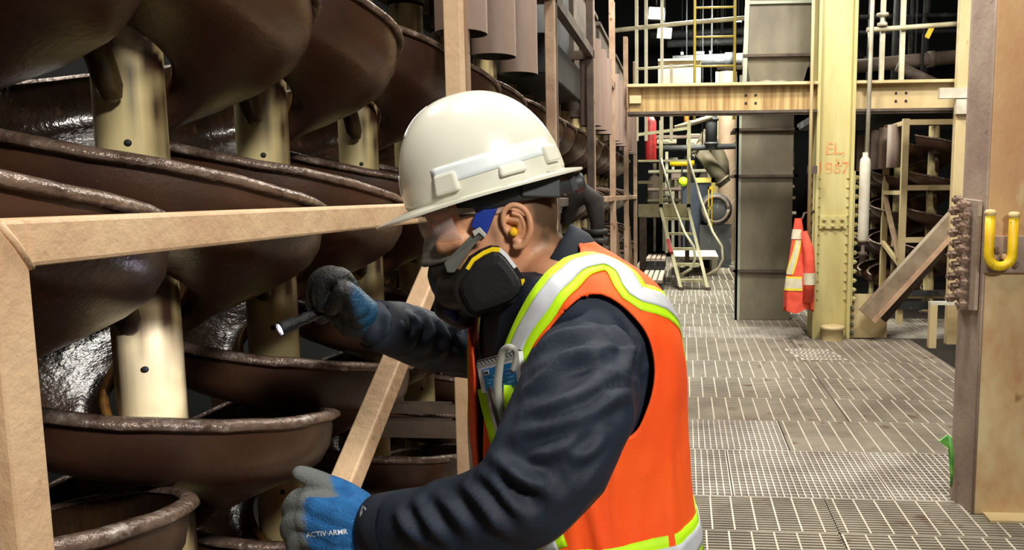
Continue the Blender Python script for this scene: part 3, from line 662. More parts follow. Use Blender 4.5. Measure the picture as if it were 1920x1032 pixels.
for i, (px, py, Y, w, hh) in enumerate(((1385, 38, 20, .14, .06), (1360, 38, 22, .07, .05), (1313, 99, 22, .2, .05), (1333, 98, 22, .07, .06), (1279, 100, 22, .06, .05))):
    c = Vector(ony(px, py, Y)); o = part('strip_lamp', [LAMPE, DARKM], None, lambda b: (b.box((c.x-w/2, c.y, c.z-hh/2), (c.x+w/2, c.y+.05, c.z+hh/2)), setattr(b, 'cur', 1), b.box((c.x-w/2-.02, c.y-.01, c.z+hh/2), (c.x+w/2+.02, c.y+.08, c.z+hh/2+.03)), b.box((c.x-.01, c.y+.02, c.z+hh/2), (c.x+.01, c.y+.04, 8.6))))
    tag(o, ['small bright lamp beside the hopper corner', 'small bright lamp left of the hopper lamp', 'long bright strip lamp low behind the yellow ladder', 'short bright lamp right of the strip lamp behind the ladder', 'tiny bright lamp left of the yellow ladder'][i], 'lamp')
# overhead pipe clutter high in the dark
rnd = random.Random(3)
for i in range(14):
    y = 13.5+rnd.random()*9; z = 4.0+rnd.random()*3.2; r = .04+.09*rnd.random(); xa = -1.2+rnd.random()*2; xb = xa+1.5+rnd.random()*3
    pipe('dark overhead pipe in the far clutter above the beam, %s from the walkway' % ordn[i], [(xa, y, z), (xb, y, z+.1*rnd.random())], r, DARKM if i % 3 else DUSTY, 10, col_=(.3, .7))
for i in range(9):
    y = 20+rnd.random()*4; x = -.8+i*.45; z0 = 1.0+rnd.random()*1.5
    o = part('process_vessel', (DUSTY, OLIVE, DARKM, BROWNG)[i % 4], None, lambda b: (b.lathe([(0, 0), (.12, .0), (.2, .1), (.2, .7), (.12, .85), (.05, .9), (.05, 1.2), (0, 1.2)], (x, y, z0), n=14), b.box((x-.03, y-.03, 0), (x+.03, y+.03, z0))))
    tag(o, 'dusty process vessel in the far clutter behind the stair, %s from the left' % ordn[i], 'vessel', 'process vessels in the far clutter')
for i, z in enumerate((1.0, 1.35, 1.62, 2.05, 2.65, 2.9)):
    pipe('long pale far pipe behind the stair, %s from the bottom' % ordn[i], [(-.9, 19.2+.2*i, z), (2.6, 19.2+.2*i, z+.05)], .045, (HANDR, O2, BROWNG)[i % 3], 8)

for i, (px, py, w, h, M) in enumerate(((1250, 262, .5, .22, HANDR), (1300, 262, .35, .3, WHITEP), (1330, 255, .3, .35, OLIVE), (1275, 330, .45, .2, BROWNG), (1322, 372, .3, .3, OLIVE), (1245, 355, .3, .35, HANDR), (1262, 300, .25, .12, WHITEP), (1338, 420, .3, .2, DUSTY))):
    c = Vector(ony(px, py, 20.6+.15*i))
    o = part('equipment_housing', M, None, lambda b: (b.box((c.x-w/2, c.y, c.z-h/2), (c.x+w/2, c.y+.3, c.z+h/2)), b.box((c.x-w*.42, c.y-.03, c.z-h*.3), (c.x+w*.1, c.y, c.z+h*.3)), b.box((c.x-.04, c.y+.1, 0), (c.x+.04, c.y+.2, c.z-h/2))), .01)
    tag(o, 'pale equipment housing far behind the ladder stair, ' + ['top left one', 'top middle one', 'top right one', 'central one', 'low right one', 'low left one', 'smallest one', 'lowest one'][i], 'housing', 'equipment housings far behind the stair')
# ------------------------------------------------------------------ right rack beyond the yellow column
G2 = 'brown spiral separators in the right rack'
RL = ['front brown spiral separator in the right rack, left of the bolted column', 'second brown spiral separator in the right rack behind the front one', 'third brown spiral separator in the right rack', 'rear brown spiral separator of the right rack', 'brown spiral separator at the far side of the right rack, nearest the bolted column']
for j, (x, y) in enumerate(((2.95, 9.95), (2.72, 10.6), (2.72, 11.2), (2.72, 11.8), (3.55, 9.95))): spiral(x, y, RL[j], G2, dz=.06, full=j in (0, 4))
rr = thing('rack_frame', 'yellowish tan rack frame with crossing braces behind the diagonal brace channel', 'rack', (2.9, 10, 0))
YT = BEIGE
X0, X1, Yf, Yb = 2.47, 3.45, 9.5, 10.35
for x, y in ((X0, Yf), (X1, Yf), (X0, Yb), (X1, Yb)): rpart('post', YT, rr, lambda b: b.box((x, y, 0), (x+.07, y+.06, 2.36)))
for z in (2.29, 1.55, .95, .3): rpart('rail', YT, rr, lambda b: b.box((X0+.07, Yf, z), (X1, Yf+.05, z+.06)))
for z in (2.29, 1.5, .3): rpart('rail', YT, rr, lambda b: b.box((X0, Yf+.06, z), (X0+.05, Yb, z+.05)))
rpart('brace', TANB, rr, lambda b: b.bar((X0+.02, Yb, 1.5), (X0+.02, Yf+.06, .75), .05, .05)); rpart('brace', YT, rr, lambda b: b.bar((X0+.02, Yb, .9), (X0+.02, Yf+.06, .7), .04, .05))
rpart('gutter', DARKM, rr, lambda b: (b.box((X0, Yf-.06, .34), (X1+.6, Yf-.01, .40)), b.box((X0, Yf-.06, .18), (X1+.6, Yf-.01, .27))))
for j in range(5):
    o = part('feed_pipe', PINK, None, lambda b: b.lathe([(.08, 0), (.08, .5), (0, .5)], n=16)); o.location = (2.46, 9.85+j*.42, 1.82)
    tag(o, 'pinkish hanging feed pipe of the right rack, %s from its corner post' % ordn[j], 'pipe', 'feed pipes of the right rack')
fr = thing('support_frame', 'tall beige support frame standing left of the bolted column', 'frame', (2.75, 8.3, 0))
rpart('post', BEIGE, fr, lambda b: b.box((2.63, 8.2, 0), (2.74, 8.29, 5.2)), .004)
rpart('post', BEIGE, fr, lambda b: b.box((3.3, 8.2, 0), (3.4, 8.29, 5.2)))
for z in (.06, 1.42, 1.58): rpart('rail', BEIGE, fr, lambda b: b.box((2.74, 8.2, z), (3.3, 8.26, z+.09)))
rpart('brace', BEIGE, fr, lambda b: b.bar((2.72, 8.23, .75), (3.3, 8.23, 1.1), .04, .04)); rpart('brace', BEIGE, fr, lambda b: b.bar((2.72, 8.23, .85), (3.0, 8.23, .65), .04, .04))
rpart('clamp', WHITEP, fr, lambda b: (b.box((2.45, 8.14, 2.43), (2.75, 8.20, 2.53)), b.box((2.61, 8.14, 2.28), (2.78, 8.20, 2.42))))
ks = thing('kerb_stand', 'small beige angle stand at the walkway edge by the bolted column', 'stand', (2.5, 8.0, 0))
rpart('leg', BEIGE, ks, lambda b: b.box((2.40, 8.0, 0), (2.47, 8.07, .43))); rpart('leg', BEIGE, ks, lambda b: b.box((2.75, 8.0, 0), (2.8, 8.07, .43)))
rpart('top', WHITEP, ks, lambda b: b.box((2.40, 8.0, .43), (2.95, 8.08, .46)))
# upper level on the right, over the pale beam
h2 = thing('handrail', 'pale handrail with valve wheel above the pale beam', 'handrail', (2.1, 8.6, 2.66))
for x in (1.98, 2.18): rpart('post', HANDR, h2, lambda b: b.box((x, 8.6, 2.65), (x+.045, 8.65, 5.0)))
rpart('rail', HANDR, h2, lambda b: b.tube([(1.83, 8.57, 3.17), (2.2, 8.57, 3.185), (2.9, 8.57, 3.22)], .025, 8))
rpart('valve_wheel', WHITEP, h2, lambda b: b.lathe([(0, 0), (.05, .0), (.05, .03), (.02, .04), (.02, .1), (.06, .1), (.06, .125), (0, .13)], (1.98, 8.55, 3.20), n=14))
rpart('drip_hook', WHITEP, h2, lambda b: b.tube([(1.85, 8.57, 3.16), (1.86, 8.57, 3.08), (1.86, 8.57, 3.0)], .012, 6))
pipe('brown horizontal pipe behind the pale beam handrail', [(1.7, 9.4, 2.92), (3.4, 9.4, 3.05)], .075, DUSTY, 12, col_=(.6,))
pipe('brown slanted pipe resting behind the pale beam', [(2.3, 9.2, 2.9), (2.85, 9.2, 2.64)], .06, DUSTY, 10)
for i in range(6):
    x = 1.95+i*.24; pipe('dark upright pipe high behind the pale beam, %s from the left' % ordn[i], [(x, 10.8+.2*(i % 3), 2.6), (x+.03, 10.8+.2*(i % 3), 5.2)], .035+.015*(i % 2), DARKM, 8)
tag(part('yellow_tag', YEL, None, lambda b: b.bar((2.62, 9.25, 3.2), (2.68, 9.25, 3.33), .02, .05)), 'small yellow tag high behind the pale beam', 'tag')
tag(part('platform_deck', DARKM, None, lambda b: b.box((1.75, 10.3, 2.5), (5, 13, 2.6))), 'dark upper deck behind the pale beam', 'deck')
for i, (x, z) in enumerate(((2.3, 3.6), (2.7, 3.5))): pipe('dark horizontal cable run high behind the pale beam, %s' % ('upper' if i == 0 else 'lower'), [(1.75, 11.0, z+.3*i), (4, 11.0, z+.3*i)], .03, DARKM, 8)
# ================================================================== the worker
RH = np.array([_cy, _sy, 0.]); FH = np.array([-_sy, _cy, 0.]); ZH = np.array([0, 0, 1.])
def Q(px, py, hd):
    r = ray(px, py); return EYE + r*hd/(r@FH)              # a point at horizontal distance hd
def V3(p): return Vector((float(p[0]), float(p[1]), float(p[2])))
DG = bpy.context.evaluated_depsgraph_get
def voxel(b, size, it=4, name='m', fac=.5):
    me = b.mesh(name, []); o = bpy.data.objects.new(name, me); COL.objects.link(o)
    md = o.modifiers.new('r', 'REMESH'); md.mode = 'VOXEL'; md.voxel_size = size; md.use_smooth_shade = True
    if it: sm = o.modifiers.new('s', 'SMOOTH'); sm.factor = fac; sm.iterations = it
    bpy.context.view_layer.update()
    out = bpy.data.meshes.new_from_object(o.evaluated_get(DG())); out.name = name
    bpy.data.objects.remove(o); return out
def mesh_obj(me, name, mats, parent, root=None):
    me.materials.clear()
    for M in (mats if isinstance(mats, (list, tuple)) else [mats]): me.materials.append(M)
    me.polygons.foreach_set('use_smooth', [True]*len(me.polygons))
    o = bpy.data.objects.new(name, me); COL.objects.link(o); o.parent = parent
    if root: o.matrix_parent_inverse = P_(root)
    return o
def get_v(me):
    a = np.empty(len(me.vertices)*3); me.vertices.foreach_get('co', a); return a.reshape(-1, 3)
def get_n(me):
    a = np.empty(len(me.vertices)*3); me.vertex_normals.foreach_get('vector', a); return a.reshape(-1, 3)
def set_v(me, v): me.vertices.foreach_set('co', v.ravel()); me.update()
def caps(b, pts, rs, n=16, round_=True):
    """closed tapered tube with rounded ends"""
    pts = [V3(p) for p in pts]; rs = list(rs)
    t = (pts[0]-pts[1]).normalized(); e = (pts[-1]-pts[-2]).normalized()
    A = [pts[0]+t*rs[0]*k for k in (.95, .7, .35)]; ra = [rs[0]*k for k in (.25, .7, .93)]
    B = [pts[-1]+e*rs[-1]*k for k in (.35, .7, .95)]; rb = [rs[-1]*k for k in (.93, .7, .25)]
    b.tube(A+pts+B, ra+rs+rb, n)
def spline(pts, k=6):
    """Catmull-Rom through rows of numbers"""
    P = [np.array(p, float) for p in pts]; P = [2*P[0]-P[1]]+P+[2*P[-1]-P[-2]]; out = []
    for i in range(1, len(P)-2):
        for j in range(k):
            t = j/k; a, b_, c, d_ = P[i-1:i+3]
            out.append(.5*(2*b_+(c-a)*t+(2*a-5*b_+4*c-d_)*t*t+(3*b_-a-3*c+d_)*t**3))
    return out+[P[-2]]
def clip(verts, tris, val):
    """keep the part of a triangle mesh where val > 0, cut cleanly"""
    nv = [tuple(v) for v in verts]; cache = {}; out = []
    def cut(i, j):
        k = (min(i, j), max(i, j))
        if k not in cache:
            t = val[i]/(val[i]-val[j]); nv.append(tuple(np.array(verts[i])*(1-t)+np.array(verts[j])*t)); cache[k] = len(nv)-1
        return cache[k]
    for t in tris:
        s = [val[i] > 0 for i in t]; n = sum(s)
        if n == 3: out.append(t)
        elif n == 1:
            k = s.index(True); a, b_, c = t[k], t[(k+1) % 3], t[(k+2) % 3]; out.append((a, cut(a, b_), cut(a, c)))
        elif n == 2:
            k = s.index(False); a, b_, c = t[k], t[(k+1) % 3], t[(k+2) % 3]; ab, ac = cut(a, b_), cut(a, c)
            out.append((ab, b_, c)); out.append((ab, c, ac))
    used = sorted({i for t in out for i in t}); mp = {u: i for i, u in enumerate(used)}
    return [nv[u] for u in used], [tuple(mp[i] for i in t) for t in out]
def ridged(p, f, w, sq=.8, seed=0.):
    """sharp fold crests running along w"""
    q = p-w*(p@w)*sq; q = q*f+seed
    n = noise.noise(Vector(q))+.35*noise.noise(Vector(p*f*.9+Vector((seed, 3, 1)))); return max(0, 1-2.3*abs(n))**1.35

SKIN = mat('skin', (214, 160, 122), (200, 140, 106), .5, scale=18, bump=.05, bscale=200)
attr_mix(SKIN, 'hair', (50, 40, 27))
NAVY = mat('navy_fabric', (20, 33, 52), (15, 25, 41), .7, spec=.5, scale=9, bump=.12, bscale=260)
NAVYD = mat('navy_collar', (20, 30, 45), (16, 24, 36), .8, scale=9, bump=.1, bscale=260)
ORG = mat('hivis_orange', (255, 92, 16), (248, 78, 12), .75, scale=6, bump=.1, bscale=240)
LIMEV = mat('hivis_lime', (196, 250, 8), (180, 236, 8), .65, scale=14)
SILV = mat('reflective_silver', (206, 210, 218), (188, 192, 198), .35, scale=16, bump=.05, bscale=300)
HELM = mat('helmet_plastic', (226, 225, 211), (216, 215, 198), .28, scale=5, c3=(120, 112, 96), scale3=24, mix3=(.74, .82), coat=.4)
TAPE = mat('helmet_tape', (232, 240, 242), (224, 232, 232), .4, scale=20)
MBLK = mat('black_mask_plastic', (17, 18, 20), (12, 13, 15), .5, scale=30, bump=.1, bscale=220)
GREYM = mat('grey_silicone', (112, 114, 106), (98, 100, 94), .55, scale=20)
BLUEP = mat('blue_strap', (20, 52, 150), (16, 42, 130), .5, scale=30)
DGREY = mat('dark_grey_plastic', (52, 58, 62), (40, 44, 48), .5, scale=12)
GLASSM = mat('clear_lens', (225, 215, 215), rough=.05, alpha=.18, spec=.6)
CLEARF = mat('clear_frame', (214, 190, 170), rough=.15, alpha=.45)
GLOVE = mat('blue_knit', (36, 112, 178), (24, 88, 150), .85, scale=60, bump=.5, bscale=320)
attr_mix(GLOVE, 'coat', (112, 118, 116))
GLOVEB = mat('grimy_glove', (27, 28, 30), (14, 15, 16), .5, scale=22, bump=.4, bscale=160, c3=(110, 114, 116), scale3=34, mix3=(.66, .76))
attr_mix(GLOVEB, 'blue', (28, 76, 108))

man = thing('person', 'worker in white hard hat, respirator, navy coverall and orange hi-vis vest, leaning', 'person', Q(1095, 1030, 1.3)*np.array([1, 1, 0]))
mpi = P_(man)
def mp_(name, mats, par, fn, bevel=0.):
    o = part(name, mats, par, fn, bevel); o.matrix_parent_inverse = mpi if par == man else Matrix(); return o

# ---- torso surface: rings of (centre px, row py, half depth a, half width b)
TY = math.radians(27)
tf = -math.cos(TY)*RH - math.sin(TY)*FH; tl = -math.cos(TY)*FH + math.sin(TY)*RH
TR = spline([(1012, 446, .058, .060), (1022, 466, .072, .078), (1036, 486, .088, .112), (1050, 512, .104, .152), (1062, 548, .120, .186), (1070, 600, .132, .200), (1075, 680, .142, .197),
             (1078, 780, .147, .190), (1085, 880, .149, .187), (1097, 980, .155, .19), (1105, 1080, .158, .195), (1112, 1200, .155, .19), (1118, 1290, .12, .16)], 8)
TZ = [(Q(r[0], r[1], 1.30), r[2], r[3]) for r in TR]
zz = np.array([p[0][2] for p in TZ])
def tor(th, s, off=0.):
    """point of the torso surface: th from the front towards his left, s row index"""
    i = min(int(s), len(TZ)-2); f = s-i
    c = TZ[i][0]*(1-f)+TZ[i+1][0]*f; a = TZ[i][1]*(1-f)+TZ[i+1][1]*f+off; b_ = TZ[i][2]*(1-f)+TZ[i+1][2]*f+off
    ct, s_ = math.cos(th), math.sin(th); e = .88
    return c + tf*a*math.copysign(abs(ct)**e, ct) + tl*b_*math.copysign(abs(s_)**e, s_)
def srow(py):                        # ring index of an image row
    ys = [r[1] for r in TR]; return float(np.interp(py, ys, range(len(ys))))
NS = len(TZ)-1
def torso_loft(b, off=0., s0=0, s1=None, n=48):
    P = [[tor(2*PI*j/n, s, off) for j in range(n)] for s in np.linspace(s0, s1 or NS, 60)]
    b.grid(P, closed_u=True, flip=True); b.add(P[0], [tuple(reversed(range(n)))]); b.add(P[-1], [tuple(range(n))])
# ---- limbs: (px, py, hd, radius)
ARML = spline([(1110, 634, 1.17, .058), (1100, 690, 1.125, .078), (1080, 755, 1.085, .084), (1050, 825, 1.055, .083), (1004, 905, 1.03, .074), (955, 945, 1.035, .066), (885, 968, 1.055, .058), (800, 980, 1.09, .051), (722, 986, 1.125, .044)], 6)
ARMR = spline([(985, 612, 1.42, .06), (940, 640, 1.50, .066), (880, 650, 1.57, .064), (820, 640, 1.52, .056), (760, 624, 1.46, .050), (712, 612, 1.415, .043)], 6)
def limb(b, L, off=0., n=26): caps(b, [Q(*r[:3]) for r in L], [r[3]+off for r in L], n)
hipL = Q(1118, 1200, 1.3)+tl*.09; hipR = Q(1118, 1200, 1.3)-tl*.09
footL = np.array([hipL[0]+.02, hipL[1], .10]); footR = np.array([hipR[0]+.05, hipR[1]+.04, .10])
def leg(b, hp, ft, off=0.):
    kn = (hp+ft)/2+tf*.03+np.array([0, 0, .03]); caps(b, [hp+np.array([0, 0, .06]), hp+np.array([0, 0, -.1]), kn, (kn+ft)/2, ft+np.array([0, 0, .03])], [.095+off, .088+off, .068+off, .062+off, .052+off], 20)

# ---- head frame
HY = math.radians(9); HP = math.radians(15.4)
h0f = -math.cos(HY)*RH - math.sin(HY)*FH; hl = -math.cos(HY)*FH + math.sin(HY)*RH
hf = math.cos(HP)*h0f - math.sin(HP)*ZH; hu = math.cos(HP)*ZH + math.sin(HP)*h0f
HO = Q(958, 425, 1.30)                            # between the ears
def hd_(f, l, u): return HO + hf*f + hl*l + hu*u
HT0 = spline([(.138, .0, -.04, .01), (.132, .035, -.062, .04), (.115, .066, -.083, .058), (.085, .092, -.098, .071), (.05, .102, -.101, .076), (.015, .098, -.098, .0755), (-.02, .101, -.088, .073), (-.05, .102, -.07, .068), (-.08, .099, -.035, .060), (-.105, .094, .0, .049), (-.123, .08, .03, .03), (-.128, .065, .05, .01)], 4)
HT = [(h+.006, xf+.020, xb+.014, w) for h, xf, xb, w in HT0]
b = MB(); P = []
for h, xf, xb, w in HT:
    c = (xf+xb)/2; a = (xf-xb)/2; P.append([hd_(c+a*math.cos(t), w*math.copysign(abs(math.sin(t))**.92, math.sin(t)), h) for t in [2*PI*j/40 for j in range(40)]])
b.grid(P, closed_u=True, flip=True); b.add(P[0], [tuple(reversed(range(40)))]); b.add(P[-1], [tuple(range(40))])
caps(b, [hd_(.124, 0, .034), hd_(.128, 0, .016), hd_(.130, 0, .004)], [.009, .010, .011], 10)        # nose
for s in (-1, 1): caps(b, [hd_(.116, .02*s, .052), hd_(.106, .055*s, .052)], [.010, .009], 10)         # brow
for s in (-1, 1): caps(b, [hd_(.106, .045*s, .002), hd_(.08, .062*s, .004)], [.016, .014], 10)     # cheek
caps(b, [hd_(.0, 0, -.03), hd_(-.035, 0, -.085), Q(1030, 505, 1.30), Q(1045, 560, 1.30)], [.062, .060, .064, .07], 24)
for k, A in enumerate((ARML, ARMR)): limb(b, [(r[0], r[1], r[2], r[3]*.62) for r in A], 0, 12)
torso_loft(b, -.03, 6); leg(b, hipL, footL, -.025); leg(b, hipR, footR, -.025)
BODY = voxel(b, .0042, 5, 'body')
v = get_v(BODY); hv = []
for p in v:
    q = p-HO; f, l, u = q@hf, q@hl, q@hu
    n = noise.noise(Vector(p*60))*.25
    e = min((-.012-f)/.03, (u+.075-.35*(f+.05))/.05) if f < -.005 else min((u-.055)/.02, 1)
    sb = .9*max(0, 1-abs(f-.028)/.012)*max(0, 1-abs(u-.0)/.04)                 # sideburn
    hv.append(max(0, min(.92, max(e, 0)*.85+n*max(e, 0)+sb*.8)) if abs(l) < .12 and u > -.14 else 0)
BODY.attributes.new('hair', 'FLOAT', 'POINT').data.foreach_set('value', hv)
body = mesh_obj(BODY, 'body', SKIN, man, man)
# ---- ear, both sides
for s in (1, -1):
    b = MB(); L0 = .074*s
    def ep(f, u, l=0.): return hd_(f-.006, L0+l*s, u)
    hx = [ep(.012+.004, -.002, .004), ep(.016, .012, .008), ep(.010, .028, .012), ep(-.004, .034, .016), ep(-.018, .026, .019), ep(-.023, .010, .020), ep(-.020, -.008, .018), ep(-.012, -.02, .014), ep(-.002, -.029, .010), ep(.008, -.028, .007)]
    hx = spline([tuple(p) for p in hx], 4); caps(b, hx, list(np.interp(np.linspace(0, 1, len(hx)), [0, .15, .5, .8, 1], [.0036, .0046, .0048, .0056, .0062])), 10)
    ah = spline([tuple(ep(-.002, .022, .011)), tuple(ep(-.012, .014, .013)), tuple(ep(-.013, -.002, .013)), tuple(ep(-.006, -.014, .010)), tuple(ep(.002, -.017, .008))], 4); caps(b, ah, [.0038]*len(ah), 8)
    caps(b, [ep(.013, -.008, .006), ep(.011, -.002, .006)], [.0045, .004], 8)
    caps(b, [ep(.006, .016, -.001), ep(-.012, .008, .005), ep(-.006, -.012, .003)], [.008, .010, .009], 12)
    caps(b, [ep(.002, -.024, .006), ep(.004, -.018, .004)], [.0085, .008], 10)
    mesh_obj(voxel(b, .0016, 3, 'ear'), 'ear', SKIN, body).matrix_parent_inverse = Matrix()
    ea = bpy.data.objects[-1] if False else None
    o = part('earplug', mat('yellow_foam', (238, 190, 20), (220, 168, 20), .8), body, lambda b: caps(b, [hd_(-.002, L0-.004*s, -.004), hd_(.0, L0+.012*s, -.006)], [.0062, .0068], 12))

# ---- coverall
b = MB(); torso_loft(b, .0, srow(505)); limb(b, ARML); limb(b, ARMR)
for L, sg in ((ARML, 1), (ARMR, -1)):            # shoulder caps
    p0 = Q(*L[0][:3]); c = tor(sg*PI/2, srow(610), -.085); caps(b, [c, (c+p0)/2, p0], [.066, .062, .058], 18)
leg(b, hipL, footL); leg(b, hipR, footR)
COV = voxel(b, .0048, 6, 'coverall'); v = get_v(COV); n = get_n(COV)
wf = .86*RH+.5*ZH; wf /= np.linalg.norm(wf); wg = RH*.75-ZH*.66; wr = RH*.6+ZH*.8; wz = np.array([.35, 0, .93])
AL = np.array([Q(*r[:3]) for r in ARML]); AR = np.array([Q(*r[:3]) for r in ARMR])
ctree = BVHTree.FromPolygons([Vector(p) for p in v], [tuple(p_.vertices) for p_ in COV.polygons])
FOLDS = [((977, 775), (1041, 761), (1110, 729), (1170, 697)), ((968, 809), (1023, 802), (1087, 780), (1133, 752)), ((973, 871), (1014, 853), (1064, 830), (1115, 798)),
         ((922, 857), (959, 880), (1005, 912), (1051, 940)), ((932, 880), (977, 899), (1032, 903)), ((982, 734), (1037, 697), (1105, 656)), ((1005, 665), (1051, 633), (1110, 615)),
         ((1150, 610), (1180, 655), (1172, 705)), ((1060, 860), (1100, 850), (1140, 815)), ((1010, 690), (1070, 668), (1120, 662)), ((1120, 770), (1150, 745), (1180, 735)),
         ((776, 942), (804, 972), (840, 1017)), ((813, 930), (849, 953), (886, 999)), ((868, 912), (909, 944), (950, 999)), ((904, 889), (945, 926), (987, 972)), ((745, 960), (760, 985), (790, 1020)),
         ((741, 592), (752, 612), (750, 628)), ((766, 588), (781, 611), (769, 648)), ((794, 588), (806, 620), (800, 655)), ((818, 598), (837, 636), (822, 673)), ((843, 595), (862, 629), (884, 654)), ((725, 585), (730, 610), (722, 640))]
out = v.copy(); disp = np.zeros(len(v))
inarm = np.zeros(len(v), bool)
for c0_ in range(0, len(v), 20000):
    q = v[c0_:c0_+20000]
    dl = np.sqrt(((q[:, None, :]-AL[None, ::2])**2).sum(2)).min(1); dr = np.sqrt(((q[:, None, :]-AR[None, ::2])**2).sum(2)).min(1)
    inarm[c0_:c0_+20000] = (dl < .115) | (dr < .1)
for fi, fl2 in enumerate(FOLDS):
    pp = []
    for x, y in spline(fl2, 6):
        l, _, _, _ = ctree.ray_cast(Vector(EYE), Vector(ray(x, y)).normalized())
        if l is not None: pp.append(np.array(l))
    if len(pp) < 3: continue
    pp = np.array(pp); m = len(pp); tp = np.sin(np.linspace(.25, PI-.2, m))
    d2 = ((v[:, None, :]-pp[None])**2).sum(2); k = d2.argmin(1); d = np.sqrt(d2[np.arange(len(v)), k])
    sg = .0095 if fi < 11 else .0085
    disp += tp[k]*(.0105*np.exp(-(d/sg)**2)-.005*np.exp(-((d-2.1*sg)/(1.1*sg))**2))
for i in range(len(v)):
    p = v[i]
    if inarm[i]: e = .006*noise.noise(Vector(p*14))+.0035*ridged(p, 22., wf, .8, 7.)
    else: e = .006*(ridged(p, 9., ZH, .6, 5.)-.4)
    out[i] = p+n[i]*(disp[i]+e)
set_v(COV, out)
cov = mesh_obj(COV, 'coverall', NAVY, man, man)
def sub(name, mats, par, fn, bevel=0.): return part(name, mats, par, fn, bevel)
# standing collar
b = MB(); cn = np.array(Q(1000, 440, 1.3))-np.array(Q(1040, 520, 1.3)); cn /= np.linalg.norm(cn)
ca = np.cross(cn, FH); ca /= np.linalg.norm(ca)              # along the picture
def cring(px, py, ra, rb, tilt):
    c = Q(px, py, 1.30); d = RH*math.cos(tilt)+ZH*math.sin(tilt); dd = FH
    return [c+d*ra*math.cos(t)+dd*rb*math.sin(t)-ZH*.022*abs(math.sin(t))**1.5 for t in [2*PI*j/40 for j in range(40)]]
R_in = [cring(1022, 474, .056, .068, math.radians(47)), cring(1030, 490, .07, .08, math.radians(40))]
R_out = [cring(1045, 520, .085, .105, math.radians(32)), cring(1034, 494, .078, .09, math.radians(38)), cring(1024, 473, .062, .073, math.radians(47)), cring(1022, 471, .058, .070, math.radians(47)), cring(1024, 480, .056, .068, math.radians(47))]
b.grid(R_out, closed_u=True)
sub('collar', NAVYD, cov, lambda q: q.grid(R_out, closed_u=True)).modifiers.new('t', 'SOLIDIFY').thickness = .004
# cuffs
for A, s in ((ARML, 1), (ARMR, -1)):
    p1, p0 = Q(*A[-1][:3]), Q(*A[-3][:3]); t = (p1-p0)/np.linalg.norm(p1-p0)
    sub('cuff', NAVYD, cov, lambda q: q.tube([V3(p1-t*.03), V3(p1-t*.01), V3(p1+t*.012), V3(p1+t*.013), V3(p1-t*.005)], [A[-1][3]+.005, A[-1][3]+.004, A[-1][3]+.003, A[-1][3]-.001, A[-1][3]-.004], 24, caps=False))
# boots
for ft in (footL, footR):
    b = MB(); caps(b, [ft+np.array([0, 0, .16]), ft+np.array([0, 0, .0]), ft+np.array([0, 0, -.04])], [.058, .056, .055], 16); caps(b, [ft-tf*.03+np.array([0, 0, -.052]), ft+tf*.08+np.array([0, 0, -.05]), ft+tf*.16+np.array([0, 0, -.055])], [.046, .046, .04], 16)
    me = voxel(b, .006, 3, 'boot'); vv = get_v(me); vv[:, 2] = np.maximum(vv[:, 2], .002); set_v(me, vv); mesh_obj(me, 'boot', RUBBER, man, man)

# ---- hi-vis vest: clipped from an offset of the torso surface
NTH, NSS = 200, 150; sa, sb_ = srow(452), srow(1150); off = .013
VV = []; UVs = []; TT = []
for i in range(NSS+1):
    s = sa+(sb_-sa)*i/NSS
    py = float(np.interp(s, range(len(TR)), [r[1] for r in TR]))
    for j in range(NTH):
        th = 2*PI*j/NTH-PI
        wv = .008*noise.noise(Vector((th*3.4, s*.07, 1)))+.005*max(0, 1-3*abs(noise.noise(Vector((th*4.2, s*.05, 8)))))*min(1, max(0, (py-740)/80))+.003*math.sin(th*7+s*.2)*min(1, max(0, (py-760)/200))
        VV.append(tor(th, s, off+wv)); UVs.append((math.degrees(th), py))
for i in range(NSS):
    for j in range(NTH):
        a, b_, c, d_ = i*NTH+j, i*NTH+(j+1) % NTH, (i+1)*NTH+(j+1) % NTH, (i+1)*NTH+j
        TT += [(a, c, b_), (a, d_, c)]
tree = BVHTree.FromPolygons([V3(p) for p in VV], TT)
def hit(px, py):
    o = Vector(EYE); d = Vector(ray(px, py)).normalized(); l, n_, _, _ = tree.ray_cast(o, d)
    return l
def uv_of(px, py):
    """place on the torso surface (angle, row) under a point of the near side"""
    l = hit(px, py); k = int(np.argmin(((np.array(VV)-np.array(l))**2).sum(1))); return UVs[k]
AP = [uv_of(*p) for p in ((1014, 650), (1036, 612), (1070, 573), (1105, 553), (1145, 560), (1185, 592), (1214, 640), (1226, 700), (1212, 770), (1182, 815), (1140, 838), (1095, 845), (1050, 830), (1020, 790), (1006, 720))]
AP = [tuple(p) for p in spline(AP+AP[:1], 4)[:-1]]
APn = np.array(AP); APs = np.array([2.6, 1.])
def arm_field(th, py):
    """>0 outside the armhole: signed distance to its outline on the unrolled surface"""
    P0 = APn*APs; q = np.array([th, py])*APs; P1 = np.roll(P0, -1, 0); e = P1-P0; w = q-P0
    t = np.clip((w*e).sum(1)/(e*e).sum(1), 0, 1); d_ = np.sqrt((((w-e*t[:, None]))**2).sum(1).min())
    c = (P0[:, 1] > q[1]) != (P1[:, 1] > q[1]); xi = P0[:, 0]+(q[1]-P0[:, 1])*e[:, 0]/np.where(e[:, 1] == 0, 1e-9, e[:, 1])
    return -d_ if int((c & (q[0] < xi)).sum()) % 2 else d_
def vfield(th, py):
    op = np.interp(py, [450, 470, 490, 520, 560, 600, 640, 690, 760, 1150], [118, 98, 78, 56, 38, 28, 19, 8, 3., 2.])
    m_ = (abs(th)-op)*2.2
    m_ = min(m_, arm_field(th, py), arm_field(-th, py), (py-456))
    return m_
val = [vfield(*u) for u in UVs]
vv, tt = clip(VV, TT, val)
me = bpy.data.meshes.new('vest'); me.from_pydata(vv, [], tt); me.update()
